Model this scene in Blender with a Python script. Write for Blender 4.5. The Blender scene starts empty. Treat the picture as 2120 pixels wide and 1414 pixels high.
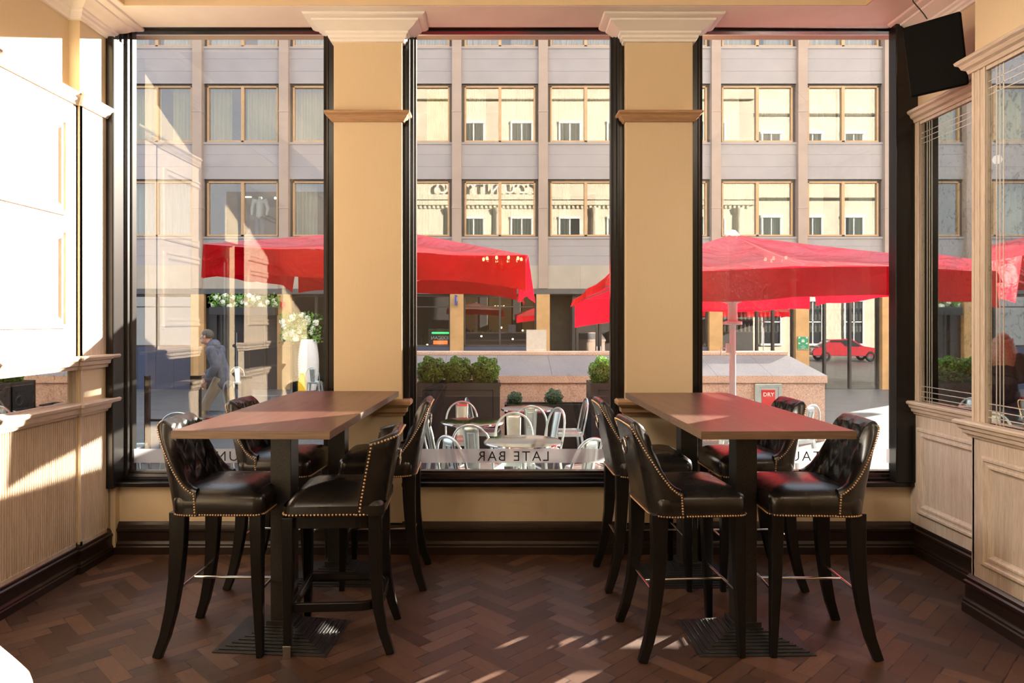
import bpy, bmesh, math, random
from mathutils import Vector, Matrix
random.seed(7)
PI = math.pi
SC = bpy.context.scene
COL = SC.collection

# ------------------------------------------------------------------ camera, sky, sun, exposure
cd = bpy.data.cameras.new('camera')
cam = bpy.data.objects.new('camera', cd); COL.objects.link(cam)
cam.location = (0, 0, 1.56); cam.rotation_euler = (PI/2, 0, 0)
cd.sensor_width = 36.0; cd.lens = 36.0*1450/2120
cd.shift_x = 28/2120; cd.shift_y = -41/2120
cd.clip_start = 0.05; cd.clip_end = 300
SC.camera = cam

SC.view_settings.view_transform = 'Standard'
SC.view_settings.look = 'None'
SC.view_settings.exposure = 0.0
SC.view_settings.gamma = 1.0
SC.view_settings.use_curve_mapping = False
SC.cycles.use_denoising = True
SC.cycles.max_bounces = 10
SC.cycles.transparent_max_bounces = 24
SC.cycles.caustics_reflective = False
SC.cycles.caustics_refractive = False
SC.cycles.sample_clamp_indirect = 6.0

SKY = 1.9
w = bpy.data.worlds.new('sky'); SC.world = w; w.use_nodes = True
nt = w.node_tree; nt.nodes.clear()
_o = nt.nodes.new('ShaderNodeOutputWorld'); _b = nt.nodes.new('ShaderNodeBackground')
_tc = nt.nodes.new('ShaderNodeTexCoord'); _sx = nt.nodes.new('ShaderNodeSeparateXYZ'); _r = nt.nodes.new('ShaderNodeValToRGB')
nt.links.new(_tc.outputs['Generated'], _sx.inputs[0]); nt.links.new(_sx.outputs['Z'], _r.inputs[0])
_r.color_ramp.elements[0].position = 0.0; _r.color_ramp.elements[0].color = (.92, .93, .95, 1)
_r.color_ramp.elements[1].position = 0.7; _r.color_ramp.elements[1].color = (.80, .92, 1.12, 1)
nt.links.new(_r.outputs[0], _b.inputs[0]); _b.inputs[1].default_value = SKY
nt.links.new(_b.outputs[0], _o.inputs[0])

sd = bpy.data.lights.new('sun', 'SUN'); sd.energy = 46.0; sd.angle = math.radians(0.55); sd.color = (1.0, .90, .76)
sun = bpy.data.objects.new('sun', sd); COL.objects.link(sun)
TOSUN = Vector((.736, .677, .268)).normalized()
sun.rotation_euler = TOSUN.to_track_quat('Z', 'Y').to_euler()
sun.location = (12, 12, 8)

# added fill lights that brighten the bar, no real fixtures (behind and above the camera)
for _x, _y in ((-1.81, 0), (2.2, 0), (-2.09, -1.5), (2.13, -1.5), (-1.53, 1.5), (1.87, 1.5)):
    _l = bpy.data.lights.new('fill_light', 'POINT'); _l.energy = 36 if _x < 0 else 29; _l.color = (1.0, .90, .76); _l.shadow_soft_size = .06
    _lo = bpy.data.objects.new('fill_light', _l); COL.objects.link(_lo); _lo.location = (_x, _y, 3.80)

_l = bpy.data.lights.new('wall_fill_spot', 'SPOT'); _l.energy = 300; _l.color = (1.0, .92, .80); _l.shadow_soft_size = .28; _l.spot_size = math.radians(62); _l.spot_blend = .8  # added spot that brightens the mirrored oak wall, no such lamp known
_lo = bpy.data.objects.new('wall_fill_spot', _l); COL.objects.link(_lo); _lo.location = (-1.28, 2.55, 3.78)
_lo.rotation_euler = (Vector((2.65, 3.5, 1.2))-_lo.location).to_track_quat('-Z', 'Y').to_euler()

# ------------------------------------------------------------------ helpers
def tag(o, label=None, cat=None, group=None, kind=None):
    if label: o['label'] = label
    if cat: o['category'] = cat
    if group: o['group'] = group
    if kind: o['kind'] = kind
    return o

def empty(name, loc=(0, 0, 0), rz=0.0, label=None, cat=None, group=None, kind=None):
    o = bpy.data.objects.new(name, None); COL.objects.link(o)
    o.location = loc; o.rotation_euler = (0, 0, rz); o.empty_display_size = .1
    return tag(o, label, cat, group, kind)

def copy_tree(o, parent=None):
    c = o.copy(); COL.objects.link(c)
    if parent is not None: c.parent = parent
    for ch in list(o.children): copy_tree(ch, c)
    return c

class MB:
    def __init__(s): s.v = []; s.f = []; s.m = []; s.cur = 0
    def vert(s, p): s.v.append(tuple(p)); return len(s.v)-1
    def face(s, idx): s.f.append(tuple(idx)); s.m.append(s.cur)
    def box(s, x0, x1, y0, y1, z0, z1):
        b = len(s.v)
        for z in (z0, z1):
            for (x, y) in ((x0, y0), (x1, y0), (x1, y1), (x0, y1)): s.v.append((x, y, z))
        for q in ((3, 2, 1, 0), (4, 5, 6, 7), (0, 1, 5, 4), (1, 2, 6, 5), (2, 3, 7, 6), (3, 0, 4, 7)):
            s.face([b+i for i in q])
        return s
    def frustum(s, x0, x1, y0, y1, z0, X0, X1, Y0, Y1, z1):
        b = len(s.v)
        for (x, y) in ((x0, y0), (x1, y0), (x1, y1), (x0, y1)): s.v.append((x, y, z0))
        for (x, y) in ((X0, Y0), (X1, Y0), (X1, Y1), (X0, Y1)): s.v.append((x, y, z1))
        for q in ((3, 2, 1, 0), (4, 5, 6, 7), (0, 1, 5, 4), (1, 2, 6, 5), (2, 3, 7, 6), (3, 0, 4, 7)):
            s.face([b+i for i in q])
        return s
    def rings(s, rings, close=True, cap0=True, cap1=True):
        n = len(rings[0]); base = []
        for r in rings:
            base.append(len(s.v)); s.v.extend(tuple(p) for p in r)
        for a, b in zip(base, base[1:]):
            for i in range(n if close else n-1):
                j = (i+1) % n
                s.face((a+i, a+j, b+j, b+i))
        if cap0: s.face([base[0]+i for i in reversed(range(n))])
        if cap1: s.face([base[-1]+i for i in range(n)])
        return s
    def tube(s, pts, r, n=8, cap=True):
        pts = [Vector(p) for p in pts]; rs = r if isinstance(r, (list, tuple)) else [r]*len(pts)
        up = None; out = []
        for i, p in enumerate(pts):
            d = (pts[min(i+1, len(pts)-1)]-pts[max(i-1, 0)]).normalized()
            if up is None:
                up = Vector((0, 0, 1)) if abs(d.z) < .9 else Vector((1, 0, 0))
            u = up - d*up.dot(d)
            if u.length < 1e-6: u = d.orthogonal()
            u.normalize(); up = u; v = d.cross(u)
            out.append([p+(u*math.cos(2*PI*k/n)+v*math.sin(2*PI*k/n))*rs[i] for k in range(n)])
        return s.rings(out, True, cap, cap)
    def bar(s, pts, ws, ds, up=(0, 1, 0)):
        """square section bar along pts, width ws (along 'up') and depth ds"""
        pts = [Vector(p) for p in pts]; out = []; up = Vector(up)
        for i, p in enumerate(pts):
            d = (pts[min(i+1, len(pts)-1)]-pts[max(i-1, 0)]).normalized()
            u = (up-d*up.dot(d)).normalized(); v = d.cross(u)
            a = ws[i]/2 if isinstance(ws, (list, tuple)) else ws/2
            b = ds[i]/2 if isinstance(ds, (list, tuple)) else ds/2
            out.append([p+u*a+v*b, p-u*a+v*b, p-u*a-v*b, p+u*a-v*b])
        return s.rings(out)
    def lathe(s, prof, n=20, c=(0, 0, 0)):
        out = [[(c[0]+r*math.cos(2*PI*k/n), c[1]+r*math.sin(2*PI*k/n), c[2]+z) for k in range(n)] for r, z in prof]
        return s.rings(out)
    def ball(s, c, r, n=8, m=5, sq=(1, 1, 1)):
        out = []
        for j in range(1, m):
            a = PI*j/m
            out.append([(c[0]+r*sq[0]*math.sin(a)*math.cos(2*PI*k/n), c[1]+r*sq[1]*math.sin(a)*math.sin(2*PI*k/n), c[2]-r*sq[2]*math.cos(a)) for k in range(n)])
        return s.rings(out)
    def torus(s, c, R, r, ax=(0, 0, 1), n=24, m=8):
        ax = Vector(ax).normalized(); u = ax.orthogonal().normalized(); v = ax.cross(u); c = Vector(c)
        base = len(s.v)
        for i in range(n):
            d = u*math.cos(2*PI*i/n)+v*math.sin(2*PI*i/n)
            for k in range(m):
                s.v.append(tuple(c+d*(R+r*math.cos(2*PI*k/m))+ax*(r*math.sin(2*PI*k/m))))
        for i in range(n):
            for k in range(m):
                s.face((base+i*m+k, base+((i+1) % n)*m+k, base+((i+1) % n)*m+(k+1) % m, base+i*m+(k+1) % m))
        return s
    def sweep(s, prof, path, side=1, closed=False):
        """prof: (d, z) pairs, outline; path: (x, y) list; d goes to the left of the path if side=1"""
        P = [Vector((p[0], p[1])) for p in path]; n = len(P); out = []
        for i in range(n):
            a = P[i-1] if (i > 0 or closed) else None
            b = P[(i+1) % n] if (i < n-1 or closed) else None
            def nrm(p, q):
                d = (q-p).normalized(); return Vector((-d.y, d.x))*side
            if a is None: m = nrm(P[i], b)
            elif b is None: m = nrm(a, P[i])
            else:
                n1 = nrm(a, P[i]); n2 = nrm(P[i], b); m = (n1+n2)
                m = m/max(.2, m.dot(n1))
            out.append([(P[i].x+m.x*d, P[i].y+m.y*d, z) for d, z in prof])
        if closed: out.append(out[0])
        return s.rings(out, True, not closed, not closed)
    def frame(s, o, u, v, n, u0, u1, v0, v1, prof, closed=False):
        """rectangular moulding in the plane o+u*a+v*b; prof: (inset from the outer rectangle, height along n)"""
        o, u, v, n = Vector(o), Vector(u), Vector(v), Vector(n)
        out = []
        for ins, h in prof:
            a0, a1, b0, b1 = u0+ins, u1-ins, v0+ins, v1-ins
            out.append([o+u*a+v*b+n*h for a, b in ((a0, b0), (a1, b0), (a1, b1), (a0, b1))])
        return s.rings(out, True, False, False) if not closed else s.rings(out+[out[0]], True, False, False)
    def build(s, name, mat=None, parent=None, smooth=None, bevel=0, label=None, cat=None, group=None, kind=None, seg=2):
        me = bpy.data.meshes.new(name)
        me.from_pydata(s.v, [], s.f)
        mats = mat if isinstance(mat, (list, tuple)) else [mat]
        for m_ in mats: me.materials.append(m_)
        if len(mats) > 1: me.polygons.foreach_set('material_index', s.m)
        bm = bmesh.new(); bm.from_mesh(me); bmesh.ops.recalc_face_normals(bm, faces=bm.faces); bm.to_mesh(me); bm.free()
        if smooth is not None:
            me.shade_smooth(); me.set_sharp_from_angle(angle=math.radians(smooth))
        me.update()
        o = bpy.data.objects.new(name, me); COL.objects.link(o)
        if parent is not None: o.parent = parent
        if bevel:
            b = o.modifiers.new('bevel', 'BEVEL'); b.width = bevel; b.segments = seg; b.limit_method = 'ANGLE'; b.angle_limit = math.radians(40)
        return tag(o, label, cat, group, kind)

def structure(name, mb, mat, parent=None, **k):
    o = mb.build(name, mat, parent, **k)
    if parent is None: o['kind'] = 'structure'
    return o

# ------------------------------------------------------------------ materials
def new_mat(name):
    m = bpy.data.materials.new(name); m.use_nodes = True
    nt = m.node_tree; nt.nodes.clear()
    out = nt.nodes.new('ShaderNodeOutputMaterial'); b = nt.nodes.new('ShaderNodeBsdfPrincipled')
    nt.links.new(b.outputs[0], out.inputs[0])
    return m, nt, b, out

def N(nt, t, **k):
    n = nt.nodes.new(t)
    for a, v in k.items(): setattr(n, a, v)
    return n

def mixrgb(nt, fac, c1, c2, blend='MIX'):
    n = nt.nodes.new('ShaderNodeMix'); n.data_type = 'RGBA'; n.blend_type = blend
    for sock, val in ((n.inputs[0], fac), (n.inputs[6], c1), (n.inputs[7], c2)):
        if hasattr(val, 'is_output'): nt.links.new(val, sock)
        elif isinstance(val, (int, float)): sock.default_value = val
        else: sock.default_value = tuple(val)+((1,) if len(val) == 3 else ())
    return n.outputs[2]

def ramp(nt, src, stops):
    r = nt.nodes.new('ShaderNodeValToRGB'); nt.links.new(src, r.inputs[0])
    el = r.color_ramp.elements
    while len(el) < len(stops): el.new(.5)
    for e, (p, c) in zip(el, stops):
        e.position = p; e.color = tuple(c)+((1,) if len(c) == 3 else ())
    return r.outputs[0]

def coords(nt, scale=(1, 1, 1), kind='Object', rot=(0, 0, 0)):
    tc = nt.nodes.new('ShaderNodeTexCoord'); mp = nt.nodes.new('ShaderNodeMapping')
    nt.links.new(tc.outputs[kind], mp.inputs[0]); mp.inputs['Scale'].default_value = scale; mp.inputs['Rotation'].default_value = rot
    return mp.outputs[0]

def noise(nt, vec, scale, detail=4, rough=.55, dist=0):
    n = nt.nodes.new('ShaderNodeTexNoise'); nt.links.new(vec, n.inputs['Vector'])
    n.inputs['Scale'].default_value = scale; n.inputs['Detail'].default_value = detail
    n.inputs['Roughness'].default_value = rough; n.inputs['Distortion'].default_value = dist
    return n.outputs['Fac']

def bump(nt, b, h, strength=.2, dist=.01):
    n = nt.nodes.new('ShaderNodeBump'); nt.links.new(h, n.inputs['Height'])
    n.inputs['Strength'].default_value = strength; n.inputs['Distance'].default_value = dist
    nt.links.new(n.outputs[0], b.inputs['Normal'])

def simple(name, col, rough=.5, metal=0.0, var=.12, scale=6, bmp=0.0, bscale=60, coat=0, spec=.5):
    m, nt, b, _ = new_mat(name)
    v = coords(nt)
    f = noise(nt, v, scale)
    dark = tuple(c*(1-var) for c in col); lite = tuple(min(1, c*(1+var)) for c in col)
    nt.links.new(ramp(nt, f, [(.3, dark), (.7, lite)]), b.inputs['Base Color'])
    b.inputs['Roughness'].default_value = rough; b.inputs['Metallic'].default_value = metal
    b.inputs['Specular IOR Level'].default_value = spec
    b.inputs['Coat Weight'].default_value = coat
    if bmp: bump(nt, b, noise(nt, v, bscale, 6), bmp, .004)
    return m

def wood(name, c0, c1, rough=.45, axis='Z', scale=1.0, bmp=.1, spec=.5):
    m, nt, b, _ = new_mat(name)
    st = {'X': (.35, 7, 7), 'Y': (7, .35, 7), 'Z': (7, 7, .35)}[axis]
    v = coords(nt, tuple(s*scale for s in st))
    g = noise(nt, v, 5, 8, .65, .4)
    v2 = coords(nt, tuple(s*scale*6 for s in st)); g2 = noise(nt, v2, 6, 3)
    c = ramp(nt, g, [(.3, c0), (.62, c1)])
    c = mixrgb(nt, .35, c, ramp(nt, g2, [(.35, tuple(x*.7 for x in c0)), (.6, c1)]))
    nt.links.new(c, b.inputs['Base Color']); b.inputs['Roughness'].default_value = rough
    b.inputs['Specular IOR Level'].default_value = spec
    bump(nt, b, g2, bmp, .002)
    return m

def emit(name, col, s):
    m, nt, b, _ = new_mat(name)
    b.inputs['Base Color'].default_value = tuple(col)+(1,)
    b.inputs['Emission Color'].default_value = tuple(col)+(1,); b.inputs['Emission Strength'].default_value = s
    return m

def glass(name, base=.07, tint=(.97, .98, .97), dust=0.0, specks=0.0, gain=.9, rough=0.0):
    m, nt, b, out = new_mat(name); nt.nodes.remove(b)
    tr = N(nt, 'ShaderNodeBsdfTransparent'); tr.inputs[0].default_value = tint+(1,)
    gl = N(nt, 'ShaderNodeBsdfGlossy'); gl.inputs['Roughness'].default_value = rough; gl.inputs[0].default_value = (1, 1, 1, 1)
    lw = N(nt, 'ShaderNodeLayerWeight'); lw.inputs[0].default_value = .5
    pw = N(nt, 'ShaderNodeMath', operation='POWER'); nt.links.new(lw.outputs['Facing'], pw.inputs[0]); pw.inputs[1].default_value = 5
    ma = N(nt, 'ShaderNodeMath', operation='MULTIPLY_ADD'); nt.links.new(pw.outputs[0], ma.inputs[0]); ma.inputs[1].default_value = gain; ma.inputs[2].default_value = base
    mx = N(nt, 'ShaderNodeMixShader'); nt.links.new(ma.outputs[0], mx.inputs[0]); nt.links.new(tr.outputs[0], mx.inputs[1]); nt.links.new(gl.outputs[0], mx.inputs[2])
    res = mx.outputs[0]
    if dust or specks:
        d1 = N(nt, 'ShaderNodeBsdfTranslucent'); d1.inputs[0].default_value = (.9, .88, .86, 1)
        v = coords(nt)
        f = noise(nt, v, 2.2, 5)
        rr = ramp(nt, f, [(.3, (dust*.4,)*3), (.7, (dust*1.5,)*3)])
        vo = N(nt, 'ShaderNodeTexVoronoi'); nt.links.new(v, vo.inputs['Vector']); vo.inputs['Scale'].default_value = 190
        vo2 = noise(nt, v, 3.0, 2)
        sp = ramp(nt, vo.outputs['Distance'], [(.10, (specks,)*3), (.17, (0, 0, 0))])
        sp = mixrgb(nt, 1.0, sp, ramp(nt, vo2, [(.45, (0, 0, 0)), (.65, (1, 1, 1))]), 'MULTIPLY')
        tot = mixrgb(nt, 1.0, rr, sp, 'ADD')
        m2 = N(nt, 'ShaderNodeMixShader'); nt.links.new(tot, m2.inputs[0]); nt.links.new(res, m2.inputs[1]); nt.links.new(d1.outputs[0], m2.inputs[2])
        res = m2.outputs[0]
    nt.links.new(res, out.inputs[0])
    return m

def canopy_mat(name, col, spec=.9):
    m, nt, b, out = new_mat(name)
    v = coords(nt); f = noise(nt, v, 1.6, 3)
    c = ramp(nt, f, [(.3, tuple(x*.85 for x in col)), (.7, tuple(min(1, x*1.1) for x in col))])
    nt.links.new(c, b.inputs['Base Color']); b.inputs['Roughness'].default_value = .31 if spec > .5 else .5; b.inputs['Specular IOR Level'].default_value = spec
    t = N(nt, 'ShaderNodeBsdfTranslucent'); nt.links.new(c, t.inputs[0])
    mx = N(nt, 'ShaderNodeMixShader'); mx.inputs[0].default_value = .36
    nt.links.new(b.outputs[0], mx.inputs[1]); nt.links.new(t.outputs[0], mx.inputs[2]); nt.links.new(mx.outputs[0], out.inputs[0])
    bump(nt, b, noise(nt, coords(nt, (1, 1, 1), 'Object', (0, 0, .6)), 2.6, 3, .5, 1.2), .75, .07)
    return m

def cloth_mat(name, col, trans=.4):
    m, nt, b, out = new_mat(name)
    b.inputs['Base Color'].default_value = tuple(col)+(1,); b.inputs['Roughness'].default_value = .8
    t = N(nt, 'ShaderNodeBsdfTranslucent'); t.inputs[0].default_value = tuple(col)+(1,)
    v = coords(nt, (14, 14, .4)); f = noise(nt, v, 3, 3)
    c = ramp(nt, f, [(.3, tuple(x*.8 for x in col)), (.7, col)])
    nt.links.new(c, b.inputs['Base Color']); nt.links.new(c, t.inputs[0])
    mx = N(nt, 'ShaderNodeMixShader'); mx.inputs[0].default_value = trans
    nt.links.new(b.outputs[0], mx.inputs[1]); nt.links.new(t.outputs[0], mx.inputs[2]); nt.links.new(mx.outputs[0], out.inputs[0])
    return m

M = {}
def plaster(name, col):
    m, nt, b, _ = new_mat(name)
    v = coords(nt); f = noise(nt, v, 2.5, 6)
    v2 = coords(nt, (60, 60, 2.5)); f2 = noise(nt, v2, 3, 3)
    c = ramp(nt, f, [(.3, tuple(x*.96 for x in col)), (.7, col)])
    c = mixrgb(nt, .35, c, ramp(nt, f2, [(.35, tuple(x*.93 for x in col)), (.65, col)]))
    nt.links.new(c, b.inputs['Base Color']); b.inputs['Roughness'].default_value = .55
    mx = mixrgb(nt, .5, f2, noise(nt, v, 14, 6))
    bump(nt, b, mx, .16, .004)
    return m
M['tan'] = plaster('tan_plaster', (.74, .595, .395))
M['cream'] = simple('cream_paint', (.95, .91, .87), .5, var=.03)
M['tanceil'] = simple('tan_ceiling_paint', (.78, .62, .42), .6, var=.03)
M['oak'] = wood('limed_oak', (.57, .445, .34), (.77, .65, .53), .5, 'Z', 1.0, .08)
M['oaky'] = wood('limed_oak_horizontal', (.55, .42, .315), (.75, .62, .50), .5, 'Y', 1.0, .08)
M['oakx'] = wood('oak_rail', (.36, .20, .105), (.55, .34, .19), .45, 'X', 1.0, .08)
M['black'] = simple('black_gloss_paint', (.009, .0078, .007), .26, var=.2, spec=.38)
M['base'] = wood('ebonised_baseboard', (.010, .006, .004), (.026, .014, .009), .33, 'X', 1.0, .05)
M['basey'] = wood('ebonised_baseboard_y', (.010, .006, .004), (.026, .014, .009), .33, 'Y', 1.0, .05)
M['brass'] = simple('antique_brass', (.80, .54, .34), .28, 1.0, var=.15)
M['chrome'] = simple('chrome', (.78, .78, .80), .12, 1.0, var=.05)
M['nickel'] = simple('nickel', (.62, .56, .50), .2, 1.0, var=.1)
M['blackwood'] = wood('black_lacquered_wood', (.004, .0036, .0033), (.008, .0072, .0068), .32, 'Z', 1.0, .05, .35)
M['iron'] = simple('black_cast_iron', (.016, .015, .015), .42, var=.3, scale=40, bmp=.35, bscale=350)
M['colmetal'] = simple('black_hammered_column', (.020, .018, .016), .42, var=.6, scale=160, bmp=.5, bscale=260)
M['white'] = simple('white_powder_coat', (.85, .85, .85), .4, var=.03)
M['speaker'] = simple('black_speaker_grille', (.0045, .0042, .004), .7, var=.5, scale=220, bmp=.4, bscale=400, spec=.12)
M['mirror'] = None
def leather():
    m, nt, b, _ = new_mat('black_leather')
    v = coords(nt); f = noise(nt, v, 9, 4)
    nt.links.new(ramp(nt, f, [(.3, (.0075, .0068, .0065)), (.7, (.017, .0145, .0135))]), b.inputs['Base Color'])
    nt.links.new(ramp(nt, noise(nt, v, 5, 1), [(.3, (.25,)*3), (.75, (.31,)*3)]), b.inputs['Roughness'])
    bump(nt, b, noise(nt, v, 70, 1), .03, .001)
    b.inputs['Specular IOR Level'].default_value = .6
    return m
M['leather'] = leather()
def tabletop():
    m, nt, b, _ = new_mat('dark_walnut_tabletop')
    v = coords(nt, (9, .5, 9)); g = noise(nt, v, 2.6, 8, .6, .3)
    g2 = noise(nt, coords(nt, (40, .9, 40)), 3, 4)
    c = ramp(nt, g, [(.25, (.042, .017, .011)), (.5, (.11, .046, .030)), (.75, (.21, .098, .064))])
    c = mixrgb(nt, .4, c, ramp(nt, g2, [(.3, (.055, .021, .015)), (.7, (.16, .07, .046))]))
    nt.links.new(c, b.inputs['Base Color']); b.inputs['Roughness'].default_value = .33
    bump(nt, b, g2, .04, .002)
    return m
M['walnut'] = tabletop()
M['walnutedge'] = wood('walnut_edge_band', (.10, .058, .036), (.20, .125, .08), .45, 'X', .8, .05)
def mirrormat():
    m, nt, b, _ = new_mat('antiqued_mirror')
    v = coords(nt); f = noise(nt, v, 30, 8, .7, .8)
    c = ramp(nt, f, [(.36, (.52, .52, .48)), (.46, (.76, .78, .75)), (.7, (.78, .80, .77))])
    nt.links.new(c, b.inputs['Base Color']); b.inputs['Metallic'].default_value = 1; b.inputs['Roughness'].default_value = .015
    return m
M['mirror'] = mirrormat()
M['etch'] = simple('etched_glass_line', (.85, .82, .72), .25, .6, var=.05)
M['glass'] = glass('window_glass', .10)
M['glassdirty'] = glass('window_glass_dusty', .06, dust=.0025, specks=.16)
M['shopglass'] = glass('shop_glass', .20, (.80, .86, .84))
M['upglass'] = glass('office_glass', .19, (.82, .87, .84))
def frost():
    m, nt, b, out = new_mat('frosted_film')
    b.inputs['Base Color'].default_value = (.93, .93, .92, 1); b.inputs['Roughness'].default_value = .6
    t = N(nt, 'ShaderNodeBsdfTranslucent'); t.inputs[0].default_value = (.95, .95, .94, 1)
    r = N(nt, 'ShaderNodeBsdfRefraction'); r.inputs[0].default_value = (.97, .97, .96, 1); r.inputs['Roughness'].default_value = .45; r.inputs['IOR'].default_value = 1.12
    m1 = N(nt, 'ShaderNodeMixShader'); m1.inputs[0].default_value = .45; nt.links.new(b.outputs[0], m1.inputs[1]); nt.links.new(t.outputs[0], m1.inputs[2])
    m2 = N(nt, 'ShaderNodeMixShader'); m2.inputs[0].default_value = .5; nt.links.new(m1.outputs[0], m2.inputs[1]); nt.links.new(r.outputs[0], m2.inputs[2])
    nt.links.new(m2.outputs[0], out.inputs[0])
    return m
M['frost'] = frost()
def floor_mat():
    m, nt, b, _ = new_mat('herringbone_oak')
    at = N(nt, 'ShaderNodeAttribute', attribute_name='plank'); uv = N(nt, 'ShaderNodeUVMap', uv_map='UVMap')
    mp = N(nt, 'ShaderNodeMapping'); nt.links.new(uv.outputs[0], mp.inputs[0]); mp.inputs['Scale'].default_value = (2.2, 26, 1)
    add = N(nt, 'ShaderNodeVectorMath', operation='ADD'); nt.links.new(mp.outputs[0], add.inputs[0])
    sc = N(nt, 'ShaderNodeVectorMath', operation='SCALE'); nt.links.new(at.outputs['Color'], sc.inputs[0]); sc.inputs[3].default_value = 60
    nt.links.new(sc.outputs[0], add.inputs[1])
    g = noise(nt, add.outputs[0], 2.2, 8, .65, .6)
    mp2 = N(nt, 'ShaderNodeMapping'); nt.links.new(uv.outputs[0], mp2.inputs[0]); mp2.inputs['Scale'].default_value = (12, 300, 1)
    g2 = noise(nt, mp2.outputs[0], 1.2, 3)
    c = ramp(nt, g, [(.30, (.034, .016, .010)), (.52, (.092, .046, .029)), (.72, (.20, .108, .068))])
    c = mixrgb(nt, .45, c, ramp(nt, g2, [(.36, (.026, .012, .008)), (.62, (.15, .080, .052))]))
    sep = N(nt, 'ShaderNodeSeparateColor'); nt.links.new(at.outputs['Color'], sep.inputs[0])
    tint = ramp(nt, sep.outputs[1], [(0, (.50, .47, .50)), (.6, (.95, .93, .92)), (1, (1.45, 1.42, 1.34))])
    c = mixrgb(nt, 1.0, c, tint, 'MULTIPLY')
    # joint lines: distance to plank edge kept in second uv map
    uve = N(nt, 'ShaderNodeUVMap', uv_map='edge'); se = N(nt, 'ShaderNodeSeparateXYZ'); nt.links.new(uve.outputs[0], se.inputs[0])
    def edge(sock, wd):
        a = N(nt, 'ShaderNodeMath', operation='PINGPONG'); nt.links.new(sock, a.inputs[0]); a.inputs[1].default_value = .5
        l = N(nt, 'ShaderNodeMath', operation='GREATER_THAN'); nt.links.new(a.outputs[0], l.inputs[0]); l.inputs[1].default_value = wd
        return l.outputs[0]
    mu = N(nt, 'ShaderNodeMath', operation='MULTIPLY'); nt.links.new(edge(se.outputs[0], .006), mu.inputs[0]); nt.links.new(edge(se.outputs[1], .02), mu.inputs[1])
    c = mixrgb(nt, mu.outputs[0], (.018, .008, .005), c)
    nt.links.new(c, b.inputs['Base Color'])
    nt.links.new(ramp(nt, g2, [(.3, (.34,)*3), (.7, (.52,)*3)]), b.inputs['Roughness'])
    b.inputs['Specular IOR Level'].default_value = .45
    h = mixrgb(nt, .5, g2, mu.outputs[0]); bump(nt, b, h, .45, .004)
    return m
M['floor'] = floor_mat()
# exterior
def speckle(name, c0, c1, c2, scale=260, rough=.45):
    m, nt, b, _ = new_mat(name)
    v = coords(nt); f = noise(nt, v, scale, 2); f2 = noise(nt, v, 3, 4)
    c = ramp(nt, f, [(.35, c0), (.5, c1), (.66, c2)])
    c = mixrgb(nt, .3, c, ramp(nt, f2, [(.3, c0), (.7, c2)]))
    nt.links.new(c, b.inputs['Base Color']); b.inputs['Roughness'].default_value = rough
    return m
M['granite'] = speckle('pink_granite', (.40, .27, .21), (.60, .44, .36), (.74, .60, .52), 55)
M['granitetop'] = speckle('sky_tinted_granite_top', (.15, .142, .155), (.205, .197, .215), (.26, .25, .27), 60, .35)  # blue-grey of the reflected sky put into the slope's colour
M['concrete'] = simple('mauve_concrete_panel', (.335, .315, .33), .7, var=.06, scale=1.2)
M['pierstone'] = simple('pinkish_pier_stone', (.38, .295, .25), .7, var=.07, scale=2)
M['pierlow'] = simple('ochre_pier_stone', (.58, .34, .145), .6, var=.12, scale=3)
M['band'] = simple('beige_stone_band', (.41, .365, .31), .7, var=.1, scale=1.5)
M['fascia'] = simple('grey_fascia', (.085, .085, .09), .5, var=.1)
M['winwood'] = simple('varnished_window_frame', (.52, .32, .17), .45, var=.08)
M['shopframe'] = simple('dark_bronze_frame', (.040, .036, .036), .45, var=.1)
M['navy'] = simple('navy_stall_riser', (.05, .065, .12), .5, var=.1)
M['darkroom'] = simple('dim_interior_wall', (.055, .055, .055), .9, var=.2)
M['curtain'] = cloth_mat('grey_green_voile', (.52, .56, .50), .3)
M['curtainyellow'] = cloth_mat('ochre_voile', (.62, .54, .24), .25)
M['blindreflect'] = cloth_mat('pale_blind_and_reflection', (.78, .74, .68), .3)  # blinds at right; in middle bays the pale tone paints pane reflections
M['sandstone'] = simple('cream_sandstone', (.54, .485, .38), .8, var=.12, scale=1.5)
M['red'] = canopy_mat('red_parasol_canvas', (.64, .004, .022))
M['redval'] = canopy_mat('red_valance_canvas', (.66, .003, .018), .12)
M['galv'] = simple('galvanised_steel', (.66, .73, .70), .30, 1.0, var=.12, scale=8)
M['steel'] = simple('polished_steel_top', (.50, .50, .50), .10, 1.0, var=.2, scale=10)
M['darkstone'] = simple('weathered_dark_stone', (.10, .10, .105), .8, var=.2, scale=1.5)
M['planter'] = simple('charcoal_planter', (.028, .029, .030), .5, var=.15)
def leafmat(name, c0, c1):
    m, nt, b, out = new_mat(name)
    g = N(nt, 'ShaderNodeObjectInfo'); v = coords(nt); f = noise(nt, v, 38, 2)
    c = ramp(nt, f, [(.36, c0), (.64, c1)]); nt.links.new(c, b.inputs['Base Color']); b.inputs['Roughness'].default_value = .4
    t = N(nt, 'ShaderNodeBsdfTranslucent'); nt.links.new(c, t.inputs[0])
    mx = N(nt, 'ShaderNodeMixShader'); mx.inputs[0].default_value = .35
    nt.links.new(b.outputs[0], mx.inputs[1]); nt.links.new(t.outputs[0], mx.inputs[2]); nt.links.new(mx.outputs[0], out.inputs[0])
    return m
M['box'] = leafmat('box_leaves', (.04, .17, .012), (.26, .55, .07))
M['boxdark'] = leafmat('blue_green_box_leaves', (.03, .11, .055), (.08, .22, .12))
M['leafcore'] = simple('inner_twigs', (.03, .045, .015), .8)
M['petal'] = simple('white_petals', (.80, .80, .70), .6, var=.15, scale=20)
M['skin'] = simple('skin', (.62, .36, .27), .5, var=.06)
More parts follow.
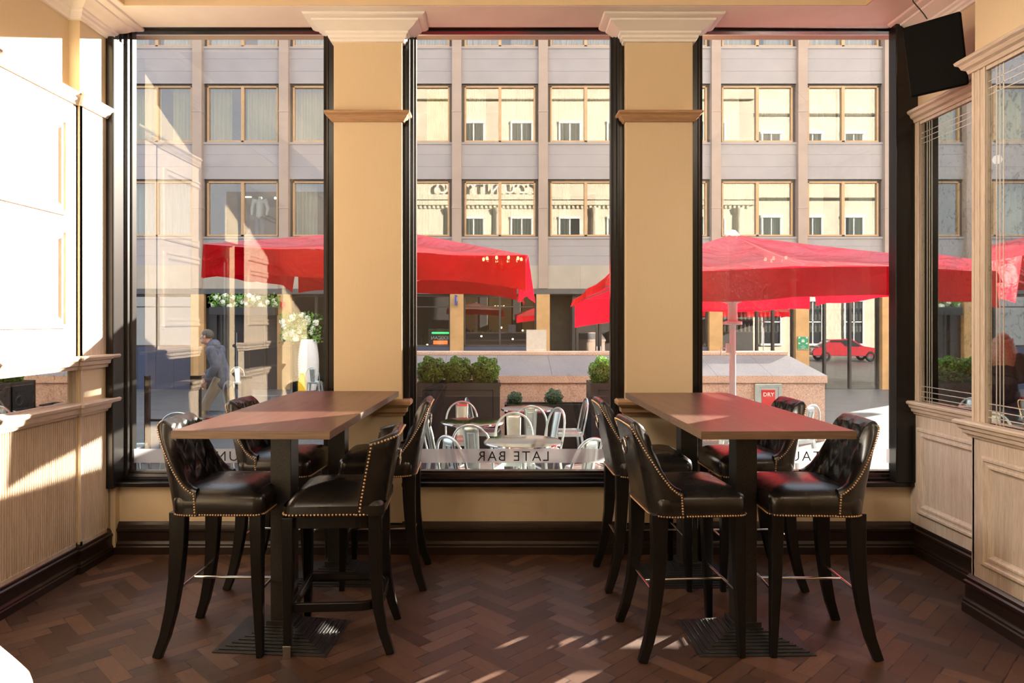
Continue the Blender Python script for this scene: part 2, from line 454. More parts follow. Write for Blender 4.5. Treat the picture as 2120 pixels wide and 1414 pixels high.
M['hairgrey'] = simple('grey_brown_hair', (.09, .075, .065), .6, var=.4, scale=60)
M['hairblond'] = simple('fair_hair', (.42, .27, .16), .5, var=.4, scale=60)
M['jacket'] = simple('slate_blue_jacket', (.10, .115, .17), .7, var=.25, scale=12)
M['trouser'] = simple('charcoal_trousers', (.06, .06, .075), .8, var=.2)
M['khaki'] = simple('stone_chinos', (.36, .29, .22), .8, var=.12)
M['knit'] = simple('dark_knit', (.025, .025, .03), .9, var=.3)
M['shirt'] = simple('pale_blue_shirt', (.40, .47, .56), .8, var=.12)
M['denim'] = simple('denim', (.06, .09, .18), .8, var=.2)
M['yellow'] = simple('yellow_plastic', (.90, .52, .02), .4, var=.05)
M['redsign'] = simple('red_sign_enamel', (.62, .02, .025), .35, var=.05)
M['greensign'] = simple('green_sign_enamel', (.02, .30, .14), .4, var=.05)
M['paper'] = simple('pale_board', (.62, .62, .60), .5, var=.08, scale=14)
M['ink'] = simple('black_lettering', (.010, .010, .011), .5, var=.1)
M['inkwhite'] = simple('white_lettering', (.85, .85, .84), .5, var=.05)
M['goldletter'] = simple('stone_white_letter', (.82, .80, .76), .5, var=.05)
M['brown'] = simple('brown_shelf', (.16, .09, .05), .6, var=.2)
M['bottle'] = simple('dark_bottle_glass', (.02, .035, .02), .15, var=.4)
M['bottleclear'] = simple('pale_bottle_glass', (.45, .42, .34), .15, var=.3)
M['creamleather'] = simple('cream_upholstery', (.82, .74, .62), .6, var=.04, bmp=.1, bscale=120)
M['bulb'] = emit('warm_bulb', (1.0, .62, .25), 22)
M['cool'] = emit('ceiling_tube', (1.0, .95, .8), 6)
M['greenneon'] = emit('green_neon', (.05, 1.0, .2), 3)
M['redneon'] = emit('red_neon', (1.0, .12, .03), 3)
M['carred'] = simple('red_car_paint', (.45, .02, .03), .2, coat=1)
M['carblue'] = simple('pale_blue_car_paint', (.20, .27, .40), .2, coat=1)
M['carglass'] = simple('car_window_glass', (.03, .035, .04), .08)
M['tyre'] = simple('black_rubber', (.02, .02, .02), .8)

# ------------------------------------------------------------------ writing
def text(name, body, mat, parent, loc, size, rot, spacing=1.0, depth=.001, bold=0, align='CENTER'):
    cu = bpy.data.curves.new(name, 'FONT'); cu.body = body; cu.size = size; cu.align_x = align; cu.align_y = 'BOTTOM_BASELINE'
    cu.space_character = spacing; cu.extrude = depth; cu.offset = bold; cu.resolution_u = 3
    tmp = bpy.data.objects.new(name, cu); COL.objects.link(tmp)
    bpy.context.view_layer.update()
    me = bpy.data.meshes.new_from_object(tmp.evaluated_get(bpy.context.evaluated_depsgraph_get()))
    bpy.data.objects.remove(tmp); bpy.data.curves.remove(cu)
    me.materials.clear(); me.materials.append(mat)
    o = bpy.data.objects.new(name, me); COL.objects.link(o); o.location = loc; o.rotation_euler = rot
    if parent is not None: o.parent = parent
    return o

# ------------------------------------------------------------------ room shell
def herringbone(x0, x1, y0, y1, L=.30, W=.082):
    me = bpy.data.meshes.new('floor'); vs, fs, uvs, eds, cols = [], [], [], [], []
    # herringbone lattice: pairs of planks, one along +45, one along -45
    ca = math.cos(PI/4); sa = math.sin(PI/4)
    def rot(p): return (p[0]*ca-p[1]*sa, p[0]*sa+p[1]*ca)
    rng = random.Random(3)
    n = int(max(x1-x0, y1-y0)/W)+20
    cx, cy = (x0+x1)/2, (y0+y1)/2
    def plank(a0, a1, b0, b1, along):
        q = [(a0, b0), (a1, b0), (a1, b1), (a0, b1)]
        q = [rot(p) for p in q]; q = [(p[0]+cx, p[1]+cy) for p in q]
        mx = sum(p[0] for p in q)/4; my = sum(p[1] for p in q)/4
        if mx < x0-.16 or mx > x1+.16 or my < y0-.16 or my > y1+.02: return
        b = len(vs); vs.extend((min(max(p[0], x0), x1), min(max(p[1], y0), y1), 0) for p in q); fs.append((b, b+1, b+2, b+3))
        if along == 0: uv = [(0, 0), (L, 0), (L, W), (0, W)]; e = [(0, 0), (1, 0), (1, 1), (0, 1)]
        else: uv = [(0, W), (0, 0), (L, 0), (L, W)]; e = [(0, 1), (0, 0), (1, 0), (1, 1)]
        uvs.extend(uv); eds.extend(e)
        c = (rng.random(), rng.random(), rng.random(), 1); cols.extend([c]*4)
    # translation vectors: (W, W) and (L, -L) around an L-shaped pair
    for i in range(-n, n):
        for j in range(-n//3, n//3):
            ox = i*W+j*L; oy = i*W-j*L
            if abs(ox) > 8 or abs(oy) > 8: continue
            plank(ox, ox+L, oy, oy+W, 0)
            plank(ox, ox+W, oy+W, oy+W+L, 1)
    me.from_pydata(vs, [], fs)
    l1 = me.uv_layers.new(name='UVMap'); l2 = me.uv_layers.new(name='edge')
    ca_ = me.color_attributes.new('plank', 'FLOAT_COLOR', 'CORNER')
    for k in range(len(uvs)):
        l1.data[k].uv = uvs[k]; l2.data[k].uv = eds[k]; ca_.data[k].color = cols[k]
    me.materials.append(M['floor'])
    o = bpy.data.objects.new('floor', me); COL.objects.link(o); o['kind'] = 'structure'
    return o
floor = herringbone(-2.70, 2.90, -.5, 4.78)
structure('floor_slab', MB().box(-3, 3.1, -5, 4.9, -.2, -.003), M['base'], floor)

wall_back = structure('wall_back', MB().box(-2.70, 2.92, 4.74, 4.93, -.2, .452).box(-2.70, 2.92, 4.76, 4.93, 3.58, 4.1)
    .box(-2.66, -2.565, 4.69, 4.80, 0, .452), M['tan'], smooth=30)
UP = [(0, 2.90), (.012, 2.90), (.02, 2.913), (.034, 2.925), (.04, 2.938), (.056, 2.95), (.058, 2.96), (.05, 2.967), (0, 2.967)]
LO = [(0, .93), (.015, .93), (.018, .948), (.034, .956), (.036, .984), (.046, .992), (.062, 1.008), (.064, 1.028), (.054, 1.04), (0, 1.04)]
CROWN = [(0, 3.432), (.016, 3.434), (.020, 3.448), (.030, 3.456), (.032, 3.472), (.044, 3.482), (.046, 3.494), (.060, 3.500), (.082, 3.512), (.108, 3.532),
         (.118, 3.536), (.122, 3.546), (.148, 3.550), (.164, 3.558), (.170, 3.57), (0, 3.57)]
for x0, x1 in ((-1.106, -.647), (.854, 1.304)):
    p = structure('pilaster', MB().box(x0, x1, 4.70, 4.92, .209, 3.57), M['tan'], wall_back, bevel=.003)
    path = [(x0, 4.80), (x0, 4.70), (x1, 4.70), (x1, 4.80)]
    MB().sweep(CROWN, path, -1).build('capital', M['cream'], p, smooth=25)
    MB().sweep(UP, path, -1).build('wood_rail', M['oakx'], p, smooth=25)
    MB().sweep(LO, path, -1).build('dado_rail', M['oakx'], p, smooth=25)

GY = 4.84
def window(n, g0, g1, o0, o1, gl, word, tx, ssx):
    z0, z1 = .535, 3.556
    fr = MB()
    I = (g0, g1, z0, z1); O = (o0, o1, .475, 3.578)
    def R(e, y): return [(max(I[0]-e, O[0]), y, max(I[2]-e, O[2])), (min(I[1]+e, O[1]), y, max(I[2]-e, O[2])),
                         (min(I[1]+e, O[1]), y, min(I[3]+e, O[3])), (max(I[0]-e, O[0]), y, min(I[3]+e, O[3]))]
    fr.rings([R(9, 4.86), R(9, 4.755), R(.05, 4.755), R(.046, 4.748), R(.036, 4.748), R(.032, 4.775), R(.014, 4.780), R(.012, 4.812), R(0, 4.815), R(0, 4.87)], True, False, False)
    f = structure('window_%d' % n, fr, M['black'])
    f['label'] = 'black framed shop window with a frosted band across its foot'
    MB().box(o0-.0, o1+.0, 4.685, 4.80, .452, .484).build('sill', M['black'], f, bevel=.006)
    pane = MB(); b = [pane.vert(p) for p in ((g0, GY, z0), (g1, GY, z0), (g1, GY, z1), (g0, GY, z1))]; pane.face(b)
    pane.build('pane', gl, f)
    fb = MB(); b = [fb.vert(p) for p in ((g0+.001, GY-.004, .585), (g1-.001, GY-.004, .585), (g1-.001, GY-.004, .682), (g0+.001, GY-.004, .682))]; fb.face(b)
    band = fb.build('frosted_band', M['frost'], f)
    t = text('lettering', word, M['ink'], band, (tx, GY-.010, .600), .097, (PI/2, 0, PI), ssx, .0008, -.0004)
    return f
window(1, -2.517, -1.202, -2.575, -1.105, M['glass'], 'LOUNGE', -1.868, 1.28)
window(2, -.567, .771, -.648, .855, M['glass'], 'LATE BAR', .104, 1.22)
window(3, 1.402, 2.714, 1.303, 2.80, M['glassdirty'], 'RESTAURANT', 2.06, 1.25)
# heavy black corner posts beside the outer windows
structure('trim_1', MB().box(-2.60, -2.545, 4.63, 4.76, .452, 3.45), M['black'], bevel=.008)
structure('trim_2', MB().box(2.655, 2.81, 4.675, 4.76, .484, 3.572), M['black'], bevel=.006)

# ceiling: flat soffit around a raised tray
ceil = structure('ceiling', MB().box(-2.95, 3.05, 4.46, 4.92, 3.57, 4.1).box(-2.95, -2.385, -5, 4.46, 3.57, 4.1).box(2.347, 3.05, -5, 4.46, 3.57, 4.1), M['cream'])
MB().box(-2.385, 2.347, -5, 4.46, 4.02, 4.1).box(-2.385, 2.347, 4.452, 4.46, 3.572, 4.02).box(-2.385, -2.377, -5, 4.452, 3.572, 4.02).box(2.339, 2.347, -5, 4.452, 3.572, 4.02).build('ceiling_tray', M['tanceil'], ceil)

structure('wall_rear', MB().box(-2.9, 3.05, -5.1, -5, 0, 4.1), M['tan'])
# ------------------------------------------------------------------ left wall
wl = MB().box(-2.9, -2.67, 3.42, 4.35, 0, 3.57).box(-2.9, -2.60, 4.35, 4.66, 0, 3.57).box(-2.9, -2.67, -5, 2.5, 0, 3.57).box(-2.9, -2.67, 2.5, 3.42, 2.35, 3.57).box(-3.0, -2.86, 2.5, 3.42, 0, 2.35)
wall_left = structure('wall_left', wl, M['tan'])
# panelling skins (wood): lower reeded part, mirror band, raised upper panels
def left_bay(y0, y1, xs, panels=True):
    st = MB()
    st.box(xs-.09, xs, y0, y1, .165, .19).box(xs-.09, xs, y0, y1, 1.0, 1.056).box(xs-.09, xs, y0, y1, 1.262, 2.90)
    st.box(xs-.09, xs, y0, y0+.018, .165, 2.9).box(xs-.09, xs, y1-.018, y1, .165, 2.9)
    pan = st.build('wood_panelling', M['oak'], wall_left, kind='structure')
    # reeds
    rd = MB(); ya, yb = y0+.018, y1-.018; n = max(3, round((yb-ya)/.0195)); pt = (yb-ya)/n; prof = []
    for i in range(n):
        for k in range(6):
            a = PI*k/6
            prof.append((xs-.020+.019*math.sin(a), ya+pt*(i+.5)-pt*.5*math.cos(a)))
    prof.append((xs-.020, yb))
    rd.rings([[(p[0], p[1], .19) for p in prof], [(p[0], p[1], .985) for p in prof]], False, False, False)
    rd.build('reeded_panel', M['oak'], pan, smooth=50)
    MB().box(xs-.035, xs-.022, y0+.018, y1-.018, 1.05, 1.27).build('mirror_strip', M['mirror'], pan)
    if panels:
        for z0, z1 in ((1.52, 2.115), (2.20, 2.775)):
            MB().frame((xs, 0, 0), (0, 1, 0), (0, 0, 1), (1, 0, 0), y0+.05, y1-.13, z0, z1,
                [(0, 0), (0, .012), (.010, .020), (.020, .020), (.026, .010), (.040, .010), (.046, .016), (.056, .016), (.066, .004), (.075, 0)]).build('panel_moulding', M['oak'], pan, smooth=25)
left_bay(3.42, 4.352, -2.615)
left_bay(4.352, 4.66, -2.595, False)
left_bay(1.3, 2.5, -2.615)
P_A = [(-2.67, 3.42), (-2.615, 3.42), (-2.615, 4.352), (-2.595, 4.352), (-2.595, 4.66), (-2.66, 4.66)]
for prof, nm in ((UP, 'picture_rail'), ([(d, z+.305) for d, z in LO][:0] or [(0, 1.262), (.014, 1.262), (.018, 1.28), (.032, 1.288), (.036, 1.31), (.048, 1.318), (.056, 1.335), (.05, 1.346), (0, 1.346)], 'dado_rail'),
                 ([(0, .972), (.012, .972), (.018, .985), (.034, .995), (.04, 1.02), (.054, 1.032), (.058, 1.048), (.05, 1.056), (0, 1.056)], 'chair_rail')):
    MB().sweep(prof, P_A, -1).build(nm, M['oaky'], wall_left, smooth=25, kind='structure')
    MB().sweep(prof, [(-2.67, 1.3), (-2.615, 1.3), (-2.615, 2.5), (-2.67, 2.5)], -1).build(nm, M['oaky'], wall_left, smooth=25, kind='structure')
structure('trim_3', MB().sweep(CROWN, [(-2.67, -5), (-2.67, 4.35), (-2.60, 4.35), (-2.60, 4.66), (-2.72, 4.66)], -1), M['cream'], smooth=25)
door = structure('door_1', MB().box(-2.80, -2.75, 2.52, 3.41, .0, 2.34).frame((-2.75, 0, 0), (0, 1, 0), (0, 0, 1), (1, 0, 0), 2.62, 3.38, .25, 2.2, [(0, 0), (0, .012), (.02, .02), (.04, .012), (.05, 0)]), M['black'])
BP = [(0, 0), (.05, 0), (.05, .048), (.043, .056), (.043, .068), (.034, .078), (.030, .085), (.030, .145), (.041, .153), (.041, .168), (.028, .176), (.024, .192), (.012, .204), (.008, .21), (0, .21)]
structure('baseboard_back', MB().sweep(BP, [(-2.59, 4.74), (2.80, 4.74)], -1), M['base'], smooth=20)
BL = [(d, z*.835) for d, z in BP]
BL = [(d*.62, z*.835) for d, z in BP]
structure('baseboard_left', MB().sweep(BL, [(-2.72, 3.42), (-2.626, 3.42), (-2.626, 4.352), (-2.606, 4.352), (-2.606, 4.72)], -1).sweep(BL, [(-2.626, -5), (-2.626, 2.5), (-2.72, 2.5)], -1), M['basey'], smooth=20)
BR = [(d*.6, z) for d, z in BP]
structure('baseboard_right', MB().sweep(BR, [(2.81, 4.74), (2.81, 3.755), (2.532, 3.755), (2.532, -5)], -1), M['basey'], smooth=20)

# ------------------------------------------------------------------ right wall
wall_right = structure('wall_right', MB().box(2.80, 3.05, -5, 4.76, 0, 3.57).box(2.545, 2.81, -5, 3.74, 0, 3.57), M['tan'])
MOULD = [(0, 0), (0, .012), (.010, .022), (.022, .022), (.028, .012), (.040, .012), (.046, .017), (.056, .017), (.066, .004), (.074, 0)]
def right_bay(y0, y1, xs, px=None):
    """y1 is the end towards the windows; the wood face lies at x = xs"""
    b = MB()
    b.box(xs, xs+.03, y0, y1, .206, .99)
    b.box(xs, xs+.02, y1-.105, y1, .99, 2.92).box(xs, xs+.02, y0, y0+.10, .99, 2.92)
    b.box(xs, xs+.02, y0+.10, y1-.105, 2.865, 2.92)
    pan = b.build('wood_panelling', M['oak'], wall_right, kind='structure', bevel=.002)
    MB().frame((xs, 0, 0), (0, -1, 0), (0, 0, 1), (-1, 0, 0), -(y1-.09), -(y0+.09), .29, .862, MOULD).build('panel_moulding', M['oak'], pan, smooth=25)
    # beaded stile edges
    MB().box(xs-.006, xs, y1-.018, y1-.002, 1.02, 2.9).box(xs-.006, xs, y1-.062, y1-.046, 1.02, 2.9).box(xs-.008, xs, y1-.105, y1-.094, 1.02, 2.9).build('stile_bead', M['oak'], pan, bevel=.003)
    mi = MB().box(xs+.012, xs+.016, y0+.10, y1-.105, 1.0, 2.87).build('mirror', M['mirror'], pan)
    e = MB(); xm = xs+.0112
    a, c = y1-.105, y0+.10
    for k in (.06, .085, .11):
        e.box(xm-.0004, xm+.002, a-k-.004, a-k+.002, 1.0, 2.87)
        e.box(xm-.0004, xm+.002, c+k-.003, c+k+.003, 1.0, 2.87)
    for k in (.065, .10, .135):
        e.box(xm-.0004, xm+.002, c, a, 1.0+k-.0025, 1.0+k+.0025); e.box(xm-.0004, xm+.002, c, a, 2.87-k-.002, 2.87-k+.002)
    e.build('etched_lines', M['etch'], mi)
    return pan
right_bay(3.745, 4.735, 2.785)
right_bay(1.9, 3.74, 2.53)
structure('panel_end', MB().box(2.53, 2.80, 3.725, 3.745, .2, 2.92), M['oak'], wall_right)
DADO = [(0, .945), (.012, .945), (.018, .958), (.030, .964), (.034, .982), (.046, .990), (.05, 1.006), (.064, 1.014), (.066, 1.026), (.056, 1.034), (0, 1.034)]
TOP = [(0, 2.885), (.012, 2.885), (.018, 2.905), (.034, 2.915), (.042, 2.935), (.056, 2.945), (.060, 2.958), (.05, 2.967), (0, 2.967)]
for prof, nm in ((DADO, 'dado_rail'), (TOP, 'mirror_cornice')):
    MB().sweep(prof, [(2.785, 4.735), (2.785, 3.745), (2.53, 3.745), (2.53, 1.9)], -1).build(nm, M['oaky'], wall_right, smooth=25, kind='structure')
structure('trim_4', MB().sweep(CROWN, [(2.80, 4.74), (2.80, 3.74), (2.545, 3.74), (2.545, -5)], -1), M['cream'], smooth=25)
# ------------------------------------------------------------------ bar tables
def bar_table(cx, cy, rz, L, W, peds, label):
    t = empty('bar_table', (cx, cy, 0), rz, label, 'table', 'pair of long bar tables')
    top = MB(); top.box(-W/2, W/2, -L/2, L/2, 1.0995, 1.100)
    ed = MB().box(-W/2, W/2, -L/2, L/2, 1.065, 1.0998).build('tabletop', [M['walnut']], t, bevel=.002)
    eb = MB()
    for (x0, x1, y0, y1) in ((-W/2-.0015, W/2+.0015, -L/2-.0015, -L/2), (-W/2-.0015, W/2+.0015, L/2, L/2+.0015), (-W/2-.0015, -W/2, -L/2, L/2), (W/2, W/2+.0015, -L/2, L/2)):
        eb.box(x0, x1, y0, y1, 1.066, 1.0985)
    eb.build('edge_band', M['walnutedge'], ed)
    for px, py, pr in peds:
        cz = math.cos(pr); sz = math.sin(pr)
        p = MB().box(-.052, .052, -.052, .052, .05, 1.065).build('column', M['colmetal'], t, bevel=.004); p.location = (px, py, 0); p.rotation_euler = (0, 0, pr)
        b = MB(); n = 9
        for k in range(n):
            a = .275-k*.0245; c = .20-k*.0170; z = k*.0085
            b.box(-a, a, -c, c, z, z+.0065); b.box(-a+.012, a-.012, -c+.009, c-.009, z+.006, z+.0088)
        b.box(-.07, .07, -.062, .062, .06, .10)
        bp = b.build('base_plate', M['iron'], t, bevel=.0015, seg=1); bp.location = (px, py, 0); bp.rotation_euler = (0, 0, pr)
        MB().box(-.20, .20, -.035, .035, 1.050, 1.066).build('top_bracket', M['iron'], t).location = (px, py, 0)
    return t
bar_table(-1.022, 3.80, math.radians(-1.6), 1.70, .672, ((-.03, -.325, math.radians(-3)), (.02, .52, 0)), 'long dark walnut bar table against the cream pillar beside the reeded oak wall')
bar_table(1.165, 3.745, math.radians(1.0), 1.60, .655, ((.037, -.285, 0), (.0, .55, 0)), 'long dark walnut bar table between the pillar and the mirrored oak wall, reflecting red')

# ------------------------------------------------------------------ leather bar stools
def smooth01(x): x = min(1, max(0, x)); return x*x*(3-2*x)
def lerp_tab(tab, q):
    for (a, va), (b, vb) in zip(tab, tab[1:]):
        if q <= b: return va+(vb-va)*smooth01((q-a)/(b-a)) if False else va+(vb-va)*((q-a)/(b-a))
    return tab[-1][1]

def shell(xf, xr, a, R, ztab, lean, zb, crown, th, tuft=True, nt_=88, lw=.35):
    """barrel backrest: returns mesh builder and the outer point function"""
    L1 = xf-(xr+R); arc = PI*R/2; flat = 2*(a-R); total = 2*L1+2*arc+flat; wing = L1+arc
    def plan(s):
        if s < L1: return Vector((xf-s, a)), Vector((0, -1))
        s -= L1
        if s < arc:
            t = s/R; c = Vector((xr+R, a-R)); d = Vector((-math.sin(t), math.cos(t))); return c+d*R, -d
        s -= arc
        if s < flat: return Vector((xr, a-R-s)), Vector((1, 0))
        s -= flat
        if s < arc:
            t = s/R; c = Vector((xr+R, -a+R)); d = Vector((-math.cos(t), -math.sin(t))); return c+d*R, -d
        s -= arc
        return Vector((xr+R+s, -a)), Vector((0, 1))
    def q_of(s): return max(0, (wing-s) if s < total/2 else s-(total-wing))/wing
    def ztop(s):
        q = q_of(s); z = lerp_tab(ztab, q)
        m = (s-total/2)/(flat/2+arc)
        return z+crown*max(0, 1-m*m)
    def pt(s, z, o):
        p, n = plan(s); q = q_of(s); wgt = 1-smooth01(q*1.05)
        x = p.x+n.x*o-lean*max(0, (z-zb)/.425)**1.15*(lw+(1-lw)*wgt)
        return Vector((x, p.y+n.y*o, z))
    mb = MB(); rings = []; K = 9; J = 22
    for i in range(nt_+1):
        s = total*i/nt_; zt = ztop(s); r = th/2; ring = []
        for k in range(K): ring.append(pt(s, zb+(zt-r-zb)*k/(K-1), 0))
        for k in range(1, 6):
            an = PI*k/6; ring.append(pt(s, zt-r+r*math.sin(an), r-r*math.cos(an)))
        for k in range(J):
            z = (zt-r)+((zb+.03)-(zt-r))*k/(J-1)
            o = th
            if tuft:
                aa = (s-total/2)/.118; bb = (z-(zb+.345))/.20
                A = abs(math.sin(PI*(aa+bb))*math.sin(PI*(aa-bb)))**.45
                if bb > .18:   # pleats run straight up to the rolled top
                    A2 = abs(math.sin(PI*aa))**.5; f = smooth01((bb-.18)/.2); A = A*(1-f)+A2*f
                f = smooth01((z-(zb+.10))/.12)*smooth01((1-q_of(s))/.35)
                o = th+.004+(.024*A-.012)*f
            else:
                o = th+.012*math.sin(PI*k/(J-1))
            ring.append(pt(s, z, o))
        ring.append(pt(s, zb, th*.9))
        rings.append(ring)
    mb.rings(rings, True, True, True)
    return mb, pt, ztop, total

def cushion(xr, xf, a, zb, zt, cr, rc=.05):
    def outline(sc, n=10):
        x0, x1, y1 = xr, xf, a; pts = []
        for cx, cy, a0 in ((x1-rc, y1-rc, 0), (x0+rc, y1-rc, PI/2), (x0+rc, -y1+rc, PI), (x1-rc, -y1+rc, 1.5*PI)):
            for k in range(n+1):
                t = a0+PI/2*k/n; pts.append((cx+rc*math.cos(t), cy+rc*math.sin(t)))
        mx = (x0+x1)/2
        return [(mx+(p[0]-mx)*sc, p[1]*sc) for p in pts]
    mb = MB(); rs = []
    for sc, z in ((.985, zb), (1.0, zb+.012), (1.012, zb+.05), (1.012, zt-.03), (1.0, zt-.012), (.975, zt), (.93, zt+cr*.22), (.82, zt+cr*.55), (.6, zt+cr*.84), (.3, zt+cr*.98), (.06, zt+cr)):
        rs.append([(p[0], p[1], z) for p in outline(sc)])
    mb.rings(rs)
    return mb, outline(1.018)

def front_path(outl, xs, z):
    a = max(p[1] for p in outl); fr = [p for p in outl if p[0] > .1]
    lf_ = sorted([p for p in fr if p[1] > 0], key=lambda p: -p[1]); rt = sorted([p for p in fr if p[1] <= 0], key=lambda p: -p[1])
    return [(xs, a, z)]+[(p[0], p[1], z) for p in lf_+rt]+[(xs, -a, z)]

def studs(mb, pts, pitch=.0125, r=.0052):
    """brass nail heads spaced evenly along a polyline"""
    d = 0.0; last = None
    for p, q in zip(pts, pts[1:]):
        p, q = Vector(p), Vector(q); l = (q-p).length; t = (pitch-d) if last is not None else 0
        while t <= l:
            mb.ball(p+(q-p)*(t/l if l else 0), r, 6, 4); t += pitch
        d = l-(t-pitch); last = q

def back_ring(x, z, parent):
    r = MB().torus((x-.012, 0, z-.040), .036, .0055, (1, 0, .12), 28, 8).build('pull_ring', M['nickel'], parent, smooth=60)
    MB().lathe([(0.001, 0), (.016, 0), (.018, .004), (.010, .008), (.001, .010)], 16).tube([(0, 0, .008), (0, 0, .022)], .006, 8).build('ring_boss', M['nickel'], r, smooth=40).matrix_local = Matrix.Translation((x+.004, 0, z)) @ Matrix.Rotation(-PI/2, 4, 'Y')

ZB = .66
def make_stool():
    t = empty('bar_stool')
    cu, outl = cushion(-.17, .255, .238, ZB, .755, .042)
    seat = cu.build('seat', M['leather'], t, smooth=60)
    mb, pt, ztop, tot = shell(-.045, -.188, .240, .095, ((0, 1.082), (.10, 1.072), (.22, 1.03), (.38, .955), (.55, .880), (.72, .825), (.88, .796), (1, .786)), .088, ZB, .014, .052)
    bk = mb.build('backrest', M['leather'], t, smooth=50)
    n = MB()
    low = front_path(outl, -.035, ZB+.008)
    lowb = [pt(tot*i/60, ZB+.006, -.003) for i in range(61)]
    sn = MB(); studs(sn, low); sn.build('nailhead_trim', M['brass'], t, smooth=60)
    studs(n, lowb)
    for sgn in (0, 1):
        s0 = tot*.012 if sgn == 0 else tot*.988
        studs(n, [pt(s0, z, -.003) for z in (ZB+.02, ztop(s0)-.03)])
    top = [pt(tot*(.012+.976*i/120), ztop(tot*(.012+.976*i/120))-.024, -.003) for i in range(121)]
    studs(n, top)
    n.build('nailhead_trim', M['brass'], bk, smooth=60)
    back_ring(pt(tot/2, .985, 0).x, .995, bk)
    for sg in (1, -1):
        MB().bar([(.222, .205*sg, ZB+.012), (.226, .205*sg, .35), (.236, .205*sg, 0)], [.058, .048, .031], [.058, .048, .031]).build('leg', M['blackwood'], t, bevel=.004)
        pts = [(-.15, .19*sg, ZB+.012), (-.152, .192*sg, .52), (-.160, .197*sg, .36), (-.178, .205*sg, .22), (-.204, .212*sg, .10), (-.238, .222*sg, 0)]
        MB().bar(pts, [.05, .05, .048, .044, .040, .036], [.078, .070, .060, .052, .046, .040]).build('leg', M['blackwood'], t, bevel=.004)
    h = .295; sm = MB()
    sm.tube([(.226, -.195, h), (.226, .195, h)], .0065, 10).tube([(-.168, -.19, h), (-.168, .19, h)], .0065, 10).tube([(-.168, 0, h), (.226, 0, h)], .0065, 10)
    sm.build('footrest', M['chrome'], t, smooth=40)
    return t

def make_framed_stool():
    t = empty('bar_stool')
    cu, outl = cushion(-.21, .255, .232, .655, .70, .085, .045)
    cu.build('seat', M['leather'], t, smooth=60)
    mb, pt, ztop, tot = shell(-.085, -.205, .232, .115, ((0, 1.025), (.5, 1.015), (1, 1.0)), .085, .66, .02, .045, tuft=False, nt_=60, lw=.9)
    bk = mb.build('backrest', M['leather'], t, smooth=50)
    n = MB()
    low = front_path(outl, -.075, .666)
    sn = MB(); studs(sn, low, .0165, .0062); sn.build('nailhead_trim', M['brass'], t, smooth=60)
    studs(n, [pt(tot*i/60, .664, -.003) for i in range(61)], .0165, .0062)
    for s0 in (tot*.02, tot*.98): studs(n, [pt(s0, z, -.004) for z in [.68+(ztop(s0)-.02-.68)*k/12 for k in range(13)]], .0165, .0062)
    studs(n, [pt(tot*(.02+.96*i/80), ztop(tot*(.02+.96*i/80))-.014, -.003) for i in range(81)], .0165, .0062)
    n.build('nailhead_trim', M['brass'], bk, smooth=60)
    back_ring(pt(tot/2, .92, 0).x, .925, bk)
    ap = MB()
    def ring(pts, h, wd):
        path = [Vector(p) for p in pts]
        ap.sweep([(0, h[0]), (wd, h[0]), (wd+.004, h[0]+.012), (wd, h[1]), (0, h[1])], [(p.x, p.y) for p in path], 1, True)
    oval = lambda xf, xr, a, R: [(xf, -a), (xf, a)]+[(xr+R-R*math.sin(PI/2*k/6), a-R+R*math.cos(PI/2*k/6)) for k in range(7)]+[(xr+R-R*math.cos(PI/2*k/6), -a+R-R*math.sin(PI/2*k/6)) for k in range(7)]
    ring(oval(.225, -.185, .205, .11), (.595, .655), .02)
    ap.build('seat_frame', M['blackwood'], t, bevel=.002, seg=1)
    ap = MB(); ring(oval(.228, -.20, .205, .12), (.205, .245), .022); ap.build('footrest', M['blackwood'], t, bevel=.002, seg=1)
    for sg in (1, -1):
        lg = MB().bar([(.232, .212*sg, .655), (.232, .212*sg, .3), (.235, .214*sg, 0)], [.052, .046, .032], [.052, .046, .032]).build('leg', M['blackwood'], t, bevel=.004)
        if sg == 1:
            MB().bar([(.2347, .2138*sg, .062), (.235, .214*sg, -.0)], [.0375, .034], [.0375, .034]).build('foot_cap', M['nickel'], lg, bevel=.002, label='brushed metal foot cap')
        MB().bar([(-.165, .185*sg, .655), (-.168, .186*sg, .40), (-.180, .188*sg, .22), (-.205, .190*sg, .10), (-.238, .193*sg, 0)], [.044, .044, .042, .040, .036], [.062, .056, .050, .044, .038]).build('leg', M['blackwood'], t, bevel=.004)
    return t

s0 = make_stool(); sF = make_framed_stool()
R_ = math.radians
GRP = 'black leather bar stools at the two bar tables'
STOOLS = [
 (-1.342, 3.47, R_(-1), 'tufted black leather bar stool nearest the reeded oak wall, at its table front'),
 (-1.330, 4.28, R_(-4), 'tufted black leather bar stool at the window end, under the LOUNGE lettering'),
 (-.680, 4.28, R_(182), 'black leather bar stool seen from behind, just left of the LATE BAR lettering'),
 (.863, 4.255, R_(1), 'black leather bar stool seen from behind, just right of the LATE BAR lettering'),
 (.880, 3.445, R_(4), 'black leather bar stool, ring-pull back towards us, at the front of the right table'),
 (1.530, 4.26, R_(181), 'tufted black leather bar stool behind the right table, before the red DRY plate'),
 (1.520, 3.455, R_(178), 'tufted black leather bar stool nearest the mirrored oak wall, seat reflecting red'),
]
for i, (x, y, rz, lb) in enumerate(STOOLS):
    o = s0 if i == 0 else copy_tree(s0)
    o.location = (x, y, 0); o.rotation_euler = (0, 0, rz); tag(o, lb, 'bar stool', GRP)
sF.location = (-.755, 3.475, 0); sF.rotation_euler = (0, 0, R_(183))
tag(sF, 'low-backed black leather stool with wooden box stretcher and one metal-capped foot', 'bar stool', GRP)

